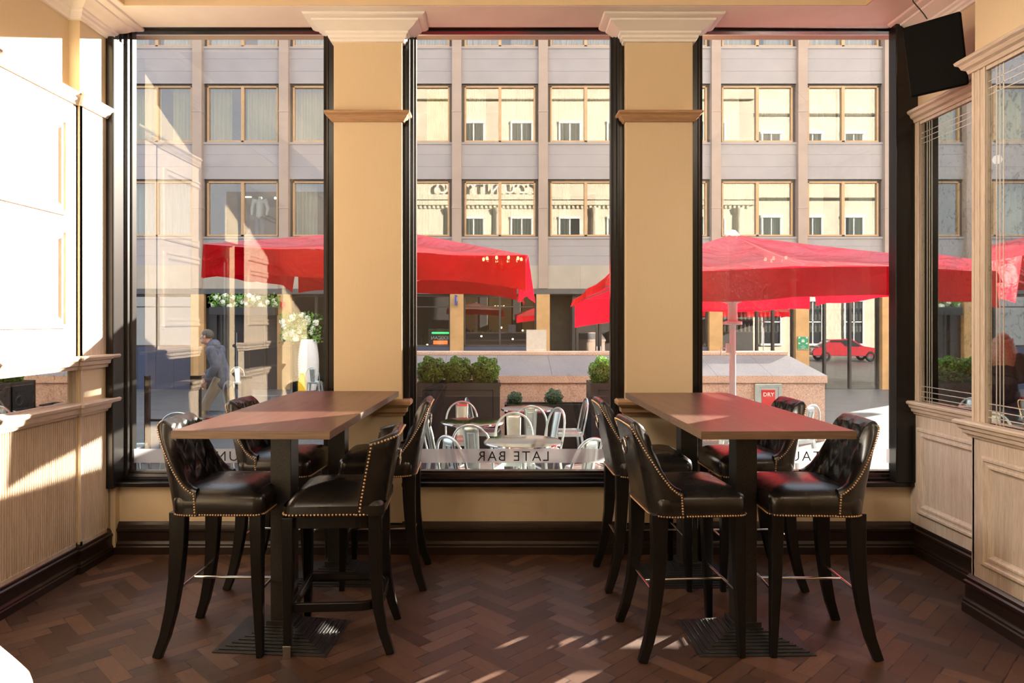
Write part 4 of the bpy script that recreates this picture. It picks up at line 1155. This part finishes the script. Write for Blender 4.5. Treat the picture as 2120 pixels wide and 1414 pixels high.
# ------------------------------------------------------------------ parasols
def parasol(cx, cy, size, ze, za, label, roll=0.0, flutter=.02, seed=1, vl=.25, drop=(0, 0, 0, 0), sidevl=(1, 1, 1, 1), group='square red parasols on the terrace'):
    t = empty('parasol', (cx, cy, gz(cy)), 0, label, 'parasol', group)
    h = size/2; g0 = gz(cy); e = ze-g0; a = za-g0
    def P(x, y, z):   # tilt about the y axis
        fx = min(1, max(0, (x/h+1)/2)); fy = min(1, max(0, (y/h+1)/2)); rr = min(1, max(abs(x), abs(y))/h)
        return (x, y, z-roll*x-rr*(drop[0]*(1-fx)*(1-fy)+drop[1]*fx*(1-fy)+drop[2]*fx*fy+drop[3]*(1-fx)*fy))
    rng = random.Random(seed); can = MB(); nu, nv = 16, 10
    for s in range(4):
        ang = s*PI/2; ca, sa = math.cos(ang), math.sin(ang); rows = []
        for j in range(nv+1):
            v = .02+.98*j/nv; row = []
            for i in range(nu+1):
                u = -1+2*i/nu
                x, y = h*v, h*v*u
                z = a+(e-a)*v-.05*math.sin(PI*v)*math.sin(PI*abs(u))+.012*v*0+.012*math.sin(9*u+s*2+5*v)*v*(1-u*u)
                z -= .022*math.sin(PI*abs(u))*v**3
                row.append(P(x*ca-y*sa, x*sa+y*ca, z))
            rows.append(row)
        can.rings(rows, False, False, False)
    cano = can.build('canopy', M['red'], t, smooth=60)
    for s in range(4):
        ang = s*PI/2; ca, sa = math.cos(ang), math.sin(ang); rows = []; ph = rng.random()*6
        for j in range(7):
            v = j/6; row = []
            for i in range(41):
                u = (-1+2*i/40)*.985
                o = h+.004+flutter*v*(math.sin(u*7+ph)+.6*math.sin(u*13+ph*2))+.03*v*(abs(u)**6)
                z = e-.022*math.sin(PI*abs(u))-(vl*sidevl[s]*(1+.30*abs(u)**5-.06*math.cos(u*5+ph)))*v
                row.append(P(o*ca-h*u*sa, o*sa+h*u*ca, z))
            rows.append(row)
        MB().rings(rows, False, False, False).build('valance', M['redval'], cano, smooth=70)
    fr = MB()
    for s in range(8):
        ang = s*PI/4; L = h*(1.414 if s % 2 else 1)*.985
        p1 = P(L*math.cos(ang), L*math.sin(ang), e-.045); p0 = P(.05*math.cos(ang), .05*math.sin(ang), a-.10)
        fr.bar([p0, p1], .018, .026)
        m = [p0[i]+(p1[i]-p0[i])*.52 for i in range(3)]
        fr.bar([P(.05*math.cos(ang), .05*math.sin(ang), e-.30), m], .015, .02)
    fr.build('frame', M['white'], t)
    p = MB().tube([(0, 0, .06), (0, 0, a-.02)], .032, 14).lathe([(.046, 1.93-.05), (.046, e-.28), (.055, e-.27), (.055, e-.20), (.03, e-.19)], 14).lathe([(.033, 1.74), (.095, 1.745), (.095, 1.775), (.05, 1.785), (.046, 1.9)], 18)
    p.lathe([(.001, a-.05), (.07, a-.04), (.07, a-.01), (.03, a+.04), (.001, a+.05)], 14)
    p.build('pole', M['white'], t, smooth=35)
    MB().box(-.07, -.03, -.012, .012, 1.45, 1.55).tube([(-.05, 0, 1.5), (-.12, 0, 1.5), (-.12, 0, 1.42)], .008, 6).build('crank', M['white'], t, bevel=.004)
    MB().box(-.35, .35, -.35, .35, 0, .07).build('base', M['iron'], t, bevel=.01)
    return t
parasol(-1.22, 7.9, 2.98, 2.22, 2.60, 'large red parasol whose canopy runs behind the left pillar, across two windows', .034, .035, 3, .25, (0, .0, 0, 0), (1.3, 1, 1, 1))
parasol(2.44, 7.3, 3.0, 2.06, 2.47, 'large red parasol on a white pole filling the right window', 0.0, .012, 8, .25, (.08, 0, 0, .22), (1, 1.1, .3, 1))
parasol(14.7, 7.4, 3.0, 2.1, 2.5, 'red parasol farther along the street, seen only mirrored in the shop glass', 0, .02, 4)
parasol(11.0, 7.4, 3.0, 2.1, 2.5, 'red parasol along the terrace, its mirror image beside the green sign', 0, .02, 5)

# ------------------------------------------------------------------ planters and box balls
def leaf_ball(c, r, n, rng, sz=.032):
    core = MB().ball(c, r*.86, 14, 9); lf = MB()
    for i in range(n):
        d = Vector((rng.gauss(0, 1), rng.gauss(0, 1), rng.gauss(0, 1))).normalized()
        lump = 1+.16*math.sin(d.x*7+c[0]*9)*math.sin(d.z*6+c[0]*5)
        p = Vector(c)+d*r*lump*rng.uniform(.78, 1.10)
        nrm = (d+Vector((rng.uniform(-1, 1), rng.uniform(-1, 1), rng.uniform(-1, 1)))*.8).normalized()
        u = nrm.orthogonal().normalized(); u = Matrix.Rotation(rng.uniform(0, 2*PI), 3, nrm) @ u; v = nrm.cross(u); L = sz*rng.uniform(.6, 1.3)
        b = [lf.vert(p-u*L*.5), lf.vert(p+v*L*.3), lf.vert(p+u*L*.5), lf.vert(p-v*L*.3)]; lf.face(b)
    return core, lf
def bush(loc, r, n, label, group, mat, seed, sz, name='box_ball', stem=.0):
    t = empty(name, loc, 0, label, 'shrub', group)
    rng = random.Random(seed); core, lf = leaf_ball((0, 0, r+stem), r, n, rng, sz)
    core.build('twigs', M['leafcore'], t, smooth=60); lf.build('foliage', mat, t)
    MB().tube([(0, 0, -.04), (0, 0, r+stem)], .018, 7).build('stem', M['brown'], t)
    return t
def planter(x0, x1, y0, y1, z1, label, name='planter', panel=True):
    zb = gz(y1)
    t = empty(name, ((x0+x1)/2, (y0+y1)/2, zb), 0, label, 'planter')
    w2, d2, h = (x1-x0)/2, (y1-y0)/2, z1-zb
    b = MB().box(-w2, w2, -d2, -d2+.03, 0, h).box(-w2, w2, d2-.03, d2, 0, h).box(-w2, -w2+.03, -d2, d2, 0, h).box(w2-.03, w2, -d2, d2, 0, h).box(-w2, w2, -d2, d2, 0, .05)
    bo = b.build('box', M['planter'], t)
    if panel:
        MB().frame((0, -d2, 0), (1, 0, 0), (0, 0, 1), (0, -1, 0), -w2, w2, 0, h, [(0, 0), (0, .02), (.09, .02), (.10, 0)]).box(-w2-.012, w2+.012, -d2-.03, -d2+.02, h-.045, h).build('panel_frame', M['planter'], bo)
    MB().box(-w2+.03, w2-.03, -d2+.03, d2-.03, h-.10, h-.06).build('soil', M['leafcore'], bo)
    return t
planter(-1.10, .02, 9.35, 9.85, .742, 'tall charcoal planter box under three green box balls')
planter(1.235, 2.25, 9.35, 9.85, .742, 'tall charcoal planter box at the right side of the middle window')
for i, (x, lb) in enumerate(((-.925, 'leafy green box ball by the pillar, first of three in the tall planter'), (-.56, 'leafy green box ball in the middle of the tall planter'), (-.185, 'leafy green box ball with bare brown twigs at the free end of the planter'))):
    bush((x, 9.6, .69), .188, 2600, lb, 'box balls in the tall planters', M['box'], 20+i, .042)
for i, (x, lb) in enumerate(((1.44, 'leafy green box ball in the planter right of the middle window'), (1.86, 'green box ball hidden behind the right pillar, second in its planter'))):
    bush((x, 9.6, .69), .19, 2400, lb, 'box balls in the tall planters', M['box'], 40+i, .042)
planter(.09, 1.285, 10.0, 10.35, .374, 'low charcoal trough under two small round shrubs, before the granite wall', panel=False)
bush((.235, 10.15, .33), .105, 1400, 'small round shrub at the table end of the low trough', 'small shrubs in the low trough', M['boxdark'], 60, .026)
bush((.80, 10.15, .33), .125, 1700, 'larger round shrub in the middle of the low trough', 'small shrubs in the low trough', M['boxdark'], 61, .026)

# ------------------------------------------------------------------ galvanised cafe furniture
def make_cafe_chair():
    t = empty('cafe_chair')
    s = MB(); rs = []
    def rr(a, z, r=.06, n=5):
        pts = []
        for cx, cy, a0 in ((a-r, a-r, 0), (-a+r, a-r, PI/2), (-a+r, -a+r, PI), (a-r, -a+r, 1.5*PI)):
            for k in range(n+1):
                q = a0+PI/2*k/n; pts.append((cx+r*math.cos(q), cy+r*math.sin(q), z))
        return pts
    s.rings([rr(.178, .40), rr(.178, .445), rr(.170, .453), rr(.150, .453), rr(.145, .447), rr(.03, .447, .02)], True, False, True)
    s.build('seat', M['galv'], t, smooth=35)
    hoop = []
    for k in range(25):
        u = k/24; an = PI*(u); y = .205*math.cos(an); hh = math.sin(an)**.55 if 0 < u < 1 else 0
        z = .42+.43*hh; hoop.append((-.165-.085*(z-.42)/.43, y*(1-.12*(1-hh)), z))
    bk = MB().tube(hoop, .0115, 8).build('back_hoop', M['galv'], t, smooth=60)
    sp = MB(); rows = []
    for j in range(9):
        z = .43+.405*j/8; w2 = .062+.014*j/8; x = -.160-.088*(z-.42)/.43
        rows.append([(x-.006*(1-(y/w2)**2), y, z) for y in [w2*(-1+2*i/6) for i in range(7)]])
    sp.rings(rows, False, False, False)
    rows2 = []
    for j in range(5):
        z = .60+.14*j/4; x = -.160-.088*(z-.42)/.43+.004
        rows2.append([(x, y, z) for y in (-.034, -.030, .030, .034)])
    so = sp.build('back_splat', M['galv'], t, smooth=50); so.modifiers.new('solid', 'SOLIDIFY').thickness = .003
    MB().frame((-.083, 0, 0), (0, 1, 0), (.2, 0, -1), (-1, 0, 0), -.036, .036, -.78, -.60, [(0, 0), (.004, .006), (.008, .006), (.012, 0)]).build('embossing', M['galv'], so)
    for sx in (1, -1):
        for sy in (1, -1):
            MB().bar([(.150*sx, .150*sy, .42), (.178*sx, .172*sy, .2), (.20*sx, .19*sy, 0)], [.058, .044, .024], [.034, .028, .02], (0, sy, 0)).build('leg', M['galv'], t, bevel=.004, seg=1)
    return t
def make_cafe_table():
    t = empty('cafe_table')
    MB().lathe([(.001, .715), (.31, .715), (.325, .718), (.33, .728), (.325, .738), (.305, .740), (.001, .738)], 40).build('top', M['steel'], t, smooth=35)
    MB().tube([(0, 0, .03), (0, 0, .715)], .03, 12).build('column', M['galv'], t, smooth=50)
    for k in range(4):
        a = PI/4+k*PI/2; MB().bar([(.02*math.cos(a), .02*math.sin(a), .07), (.26*math.cos(a), .26*math.sin(a), .015)], .035, .03).build('foot', M['galv'], t, bevel=.004, seg=1)
    return t
cc = make_cafe_chair(); ct = make_cafe_table()
CH = 'metal cafe chair '
CHAIRS = [(-.44, 8.05, -92, 'facing us behind the middle cafe table, before the tall planter'), (-.16, 8.85, -8, 'side-on at the left of the farthest cafe table'),
 (.35, 8.12, 93, 'with its back to us in front of the farthest cafe table'), (.86, 8.8, 184, 'side-on at the right of the farthest cafe table, by the trough'),
 (-.50, 7.0, 20, 'at the left of the middle cafe table, beside the stool back'), (-.17, 6.32, 72, 'with a bright back, between the middle and nearest cafe tables'),
 (.16, 6.75, -88, 'facing us behind the nearest cafe table'), (.42, 7.42, 205, 'turned edge-on behind the nearest cafe table'),
 (-.20, 5.50, 40, 'nearest the window at the left of the nearest cafe table'), (.55, 5.42, 128, 'nearest the window at the right of the nearest cafe table'),
 (.80, 6.2, 196, 'half hidden by the stool back right of the nearest cafe table'),
 (2.85, 8.35, 60, 'seen beyond the right bar table, beside the drinking glass'), (3.45, 8.2, 120, 'its curved back showing beside the stool before the DRY plate'),
 (-3.98, 7.5, 12, 'pale behind the glass screens, nearest the reeded oak wall'), (-3.3, 7.35, 100, 'behind the left bar stool, beyond the glass screens'),
 (-2.75, 6.9, 190, 'dark and side-on behind the left bar table'),
 (-5.15, 19.6, 90, 'far across the street by the yellow wet-floor sign'), (-7.2, 19.4, -60, 'far across the street, left of the ochre pier foot')]
for i, (x, y, d, lb) in enumerate(CHAIRS):
    o = cc if i == 0 else copy_tree(cc)
    o.location = (x, y, gz(y)); o.rotation_euler = (-.028, 0, R_(d)); tag(o, CH+lb, 'chair', 'galvanised cafe chairs outside')
    o.rotation_euler = (0, 0, R_(d))
for i, (x, y, lb) in enumerate(((.205, 5.85, 'nearest round metal cafe table behind the LATE BAR lettering'), (-.27, 7.3, 'middle round metal cafe table, in front of the tall planter'), (.36, 8.7, 'farthest round metal cafe table, before the low trough'),
      (3.15, 8.75, 'round metal cafe table outside the right window with a drinking glass on it'), (-3.35, 8.0, 'round metal cafe table behind the glass screens of the left window'))):
    o = ct if i == 0 else copy_tree(ct)
    o.location = (x, y, gz(y)); tag(o, lb, 'table', 'round metal cafe tables outside')
dg_ = empty('drinking_glass', (3.13, 8.7, gz(8.75)+.7395), 0, 'small clear drinking glass on the cafe table outside the right window', 'glass')
MB().lathe([(.001, 0), (.030, .0), (.036, .11), (.033, .11), (.028, .012), (.001, .01)], 16).build('tumbler', M['shopglass'], dg_, smooth=40)

# ------------------------------------------------------------------ glass wind screens on the left of the terrace
for i, (x, lb) in enumerate(((-4.31, 'glass wind screen panel nearest the reeded oak wall, on black posts'), (-3.64, 'glass wind screen panel in the middle of the left window, by the walking man'), (-2.97, 'glass wind screen panel closest to the pillar, third of the row'))):
    t = empty('wind_screen', (x, 9.2, gz(9.2)), 0, lb, 'screen', 'glass wind screens on the terrace')
    MB().box(-.33, -.27, -.03, .03, 0, 1.12).box(.27, .33, -.03, .03, 0, 1.12).build('post', M['black'], t, bevel=.004)
    MB().box(-.27, .27, -.02, .02, .08, .13).box(-.27, .27, -.02, .02, .52, .55).build('rail', M['black'], t)
    MB().box(-.30, .30, -.004, .004, .10, 1.50).build('pane', M['glass'], t)
    MB().box(-.33, .33, -.18, .18, 0, .03).build('foot', M['black'], t)

# yellow wet floor sign far across the street
wf = empty('wet_floor_sign', (-5.75, 20.5, gz(20.5)), 0, 'yellow folding wet-floor sign standing far across the street', 'sign')
for s_, nm in ((1, 'front_panel'), (-1, 'rear_panel')):
    m = MB(); b = [(-.15, .14*s_, 0), (.15, .14*s_, 0), (.06, .015*s_, .62), (-.06, .015*s_, .62)]
    b2 = [(p[0], p[1]+.015, p[2]) for p in b]
    m.rings([b, b2]); pn = m.build(nm, M['yellow'], wf)
MB().box(-.05, .05, -.03, .03, .60, .64).build('hinge', M['yellow'], wf)

# ------------------------------------------------------------------ cars parked in the side street (mirrored in the shop glass)
def car(loc, rz, mat, label):
    t = empty('car', loc, rz, label, 'car', 'cars parked in the side street')
    prof = [(-2.05, .35), (-2.1, .62), (-1.95, .82), (-1.5, .90), (-.95, 1.36), (.25, 1.40), (.95, .95), (1.75, .82), (2.05, .62), (2.08, .35)]
    b = MB(); b.rings([[(x, y*(1 if z < .95 else .80), z) for x, z in prof] for y in (-.84, -.80, .80, .84)]); b.build('body', mat, t, smooth=30, bevel=.05)
    w = MB()
    for y in (-.70, .70):
        q = [(-1.32, .93), (-.92, 1.30), (.22, 1.33), (.80, .95)]
        w.rings([[(x, y*1.02, z) for x, z in q], [(x, y*1.10-(.03 if y > 0 else -.03), z) for x, z in q]])
    w.build('side_window', M['carglass'], t)
    for x in (-1.3, 1.3):
        for y in (-.78, .78):
            wh = MB().torus((x, y, .32), .23, .09, (0, 1, 0), 20, 8).build('wheel', M['tyre'], t, smooth=60)
            MB().lathe([(.001, -.03), (.16, -.03), (.18, 0), (.16, .03), (.001, .03)], 14).build('hub', M['chrome'], wh, smooth=30).matrix_local = Matrix.Translation((x, y, .32)) @ Matrix.Rotation(PI/2, 4, 'X')
    MB().box(2.02, 2.10, -.75, -.45, .60, .72).box(2.02, 2.10, .45, .75, .60, .72).box(-2.12, -2.0, -.78, -.5, .62, .76).box(-2.12, -2.0, .5, .78, .62, .76).build('lamp', M['inkwhite'], t)
    return t
car((21.6, 2.4, -.90), R_(8), M['carred'], 'red car mirrored in the shop glass right of the green sign')
car((26.4, 2.9, -.90), R_(188), M['carblue'], 'pale blue car mirrored behind the red one in the shop glass')

# ------------------------------------------------------------------ people
def person(loc, rz, label, pose, top, legs_mat, hair, hairmat, sc=1.0, coat_r=1.0):
    t = empty('person', loc, rz, label, 'person'); t.scale = (sc,)*3
    J = dict(pel=(0, 0, .95), wa=(.0, 0, 1.08), ch=(.03, 0, 1.27), nb=(.05, 0, 1.44), nk=(.07, 0, 1.51), hl=(.10, 0, 1.585), hm=(.09, 0, 1.65), ht=(.085, 0, 1.70),
             no=(.198, 0, 1.625), jaw=(.155, 0, 1.565),
             shL=(.03, .185, 1.40), elL=(.0, .23, 1.13), wrL=(.10, .22, .90), shR=(.03, -.185, 1.40), elR=(.0, -.23, 1.13), wrR=(.10, -.22, .90),
             hiL=(.0, .095, .90), knL=(.05, .10, .50), anL=(.0, .10, .09), toL=(.16, .11, .03), hiR=(0, -.095, .90), knR=(.05, -.10, .50), anR=(0, -.10, .09), toR=(.16, -.11, .03))
    J.update(pose)
    Rr = dict(pel=(.155, .11), wa=(.135, .10), ch=(.15, .11), nb=.075, nk=.055, hl=.078, hm=.088, ht=.07, no=.014, jaw=.045, shL=.062, elL=.045, wrL=.028, shR=.062, elR=.045, wrR=.028,
              hiL=.09, knL=.06, anL=.040, toL=.032, hiR=.09, knR=.06, anR=.040, toR=.032)
    E = [('pel', 'wa'), ('wa', 'ch'), ('ch', 'nb'), ('nb', 'nk'), ('nk', 'hl'), ('hl', 'hm'), ('hm', 'ht'), ('hm', 'no'), ('hl', 'jaw'), ('ch', 'shL'), ('shL', 'elL'), ('elL', 'wrL'), ('ch', 'shR'), ('shR', 'elR'), ('elR', 'wrR'),
         ('pel', 'hiL'), ('hiL', 'knL'), ('knL', 'anL'), ('anL', 'toL'), ('pel', 'hiR'), ('hiR', 'knR'), ('knR', 'anR'), ('anR', 'toR')]
    for sd in 'LR':   # palm and five fingers continue the forearm
        w_, e_ = Vector(J['wr'+sd]), Vector(J['el'+sd]); d = (w_-e_).normalized(); side = Vector((0, 1, 0)) if sd == 'L' else Vector((0, -1, 0))
        ax = d.cross(side).normalized()
        J['pa'+sd] = tuple(w_+d*.055); Rr['pa'+sd] = (.036, .016); E.append(('wr'+sd, 'pa'+sd))
        for q, (off, ln) in enumerate(((-.027, .062), (-.009, .074), (.009, .078), (.027, .070))):
            b0 = w_+d*.095+ax*off; m0 = b0+d*ln*.5-side*.012; e0 = b0+d*ln*.85-side*.035
            for nm, p, r in (('f%da' % q, b0, .0095), ('f%db' % q, m0, .0085), ('f%dc' % q, e0, .007)): J[nm+sd] = tuple(p); Rr[nm+sd] = r
            E += [('pa'+sd, 'f%da' % q+sd), ('f%da' % q+sd, 'f%db' % q+sd), ('f%db' % q+sd, 'f%dc' % q+sd)]
        J['tha'+sd] = tuple(w_+d*.045+ax*.045-side*.01); J['thb'+sd] = tuple(w_+d*.095+ax*.058-side*.02); Rr['tha'+sd] = .011; Rr['thb'+sd] = .009
        E += [('pa'+sd, 'tha'+sd), ('tha'+sd, 'thb'+sd)]
    keys = list(J); ix = {k: i for i, k in enumerate(keys)}
    for k_ in ('pel', 'wa', 'ch', 'shL', 'shR', 'elL', 'elR', 'hiL', 'hiR', 'knL', 'knR'):
        r_ = Rr[k_]; Rr['_'+k_] = r_
    thin = {k_: (tuple(x*.78 for x in Rr[k_]) if isinstance(Rr[k_], tuple) else Rr[k_]*.78) if k_ in ('pel', 'wa', 'ch', 'shL', 'shR', 'elL', 'elR', 'hiL', 'hiR', 'knL', 'knR') else Rr[k_] for k_ in keys}
    body = skin('body', [J[k] for k in keys], [(ix[a], ix[b]) for a, b in E], [thin[k] for k in keys], M['skin'], t, 2, .0055)
    def clothes(name, ks, es, mat, grow):
        i2 = {k: i for i, k in enumerate(ks)}
        rad = []
        for k in ks:
            r = Rr[k]; rad.append(tuple(x+grow for x in r) if isinstance(r, tuple) else r+grow)
        return skin(name, [J[k] for k in ks], [(i2[a], i2[b]) for a, b in es], rad, mat, t, 2)
    J['hem'] = tuple(Vector(J['pel'])+Vector((0, 0, -.10))); Rr['hem'] = (.165, .125)
    J['cuL'] = tuple(Vector(J['wrL'])*.92+Vector(J['elL'])*.08); J['cuR'] = tuple(Vector(J['wrR'])*.92+Vector(J['elR'])*.08); Rr['cuL'] = Rr['cuR'] = .034
    Rr['nb2'] = .085; J['nb2'] = tuple(Vector(J['nb'])+Vector((-.02, 0, .035)))
    clothes('jacket', ['pel', 'hem', 'wa', 'ch', 'nb', 'nb2', 'shL', 'elL', 'cuL', 'shR', 'elR', 'cuR'],
            [('pel', 'hem'), ('pel', 'wa'), ('wa', 'ch'), ('ch', 'nb'), ('nb', 'nb2'), ('ch', 'shL'), ('shL', 'elL'), ('elL', 'cuL'), ('ch', 'shR'), ('shR', 'elR'), ('elR', 'cuR')], top, .026*coat_r)
    clothes('trousers', ['pel', 'hiL', 'knL', 'anL', 'hiR', 'knR', 'anR'], [('pel', 'hiL'), ('hiL', 'knL'), ('knL', 'anL'), ('pel', 'hiR'), ('hiR', 'knR'), ('knR', 'anR')], legs_mat, .018)
    for sd in 'LR':
        a, b_ = Vector(J['an'+sd]), Vector(J['to'+sd])
        skin('shoe', [tuple(a+Vector((-.03, 0, -.045))), tuple((a+b_)/2+Vector((0, 0, -.02))), tuple(b_+Vector((.03, 0, .005)))], [(0, 1), (1, 2)], [.045, .046, .036], M['knit'], t, 2)
    H = Vector(J['hm'])
    hb = MB(); d = (Vector(J['ht'])-Vector(J['hl'])).normalized(); fw = (Vector(J['no'])-H); fw = (fw-d*fw.dot(d)).normalized(); lf = d.cross(fw)
    def hp(a, b, c): return tuple(H+fw*a+lf*b+d*c)
    rows = []
    for j in range(9):
        th = PI*.60*j/8; row = []
        for k in range(20):
            ph = 2*PI*k/20; f = max(0, math.cos(ph)); t2 = min(th, PI*(.60-.27*f))
            row.append(hp(-.012+.104*math.sin(t2)*math.cos(ph), .094*math.sin(t2)*math.sin(ph), .01+.108*math.cos(t2)))
        rows.append(row)
    hb.rings(rows, True, True, False)
    ho = hb.build('hair', hairmat, t, smooth=70)
    if hair == 'long':
        lg = MB(); rows = []
        for j in range(12):
            v = j/11; row = []
            for k in range(17):
                ph = PI*.42+(2*PI-PI*.84)*k/16; r = .112+.05*min(1, v*2.2)+.008*math.sin(k*2.3+j)
                row.append(hp(-.015-.085*min(1, v*1.8)+r*.95*math.cos(ph)*(1-.25*v), r*math.sin(ph)*(1+.10*v), .03-.50*v))
            rows.append(row)
        lg.rings(rows, False, False, False); lo = lg.build('long_hair', hairmat, ho, smooth=70); lo.modifiers.new('s', 'SOLIDIFY').thickness = .02
    for sgn in (1, -1):
        MB().ball(hp(.074, .032*sgn, .0), .0125, 10, 7).build('eye', M['inkwhite'], t, smooth=60)
        MB().ball(hp(.0835, .032*sgn, .0), .0052, 8, 6).build('iris', M['ink'], t, smooth=60)
        MB().ball(hp(.0, .092*sgn, -.01), .03, 8, 6, (.6, .3, 1)).build('ear', M['skin'], t, smooth=60)
    MB().ball(hp(.090, 0, -.062), .02, 8, 5, (.35, 1, .3)).build('mouth', M['redsign'] if hair == 'long' else M['skin'], t, smooth=60)
    return t
lean = dict(pel=(0, 0, .93), wa=(.03, 0, 1.06), ch=(.11, 0, 1.25), nb=(.17, 0, 1.405), nk=(.21, 0, 1.465), hl=(.265, 0, 1.53), hm=(.265, 0, 1.595), ht=(.26, 0, 1.645), no=(.372, 0, 1.565), jaw=(.325, 0, 1.51),
    shL=(.12, .19, 1.36), elL=(.02, .25, 1.11), wrL=(.16, .24, .90), shR=(.12, -.19, 1.36), elR=(.14, -.25, 1.09), wrR=(.34, -.21, .97),
    hiL=(.02, .09, .88), knL=(.24, .09, .50), anL=(.30, .10, .09), toL=(.46, .11, .05), hiR=(-.01, -.09, .88), knR=(-.10, -.10, .48), anR=(-.42, -.10, .17), toR=(-.32, -.10, .03))
person((-4.72, 12.0, gz(12.0)), PI, 'grey-haired man in slate jacket and light trousers walking past, head bent forward', lean, M['jacket'], M['khaki'], 'short', M['hairgrey'], 1.04, 1.1)
person((-1.69, 9.4, gz(9.4)), R_(125), 'long-haired person in dark clothes, visible only in the near oak-framed mirror', dict(wrL=(.16, .12, 1.08), wrR=(.16, -.12, 1.08), elL=(-.02, .23, 1.13), elR=(-.02, -.23, 1.13)), M['knit'], M['trouser'], 'long', M['hairblond'], .96)
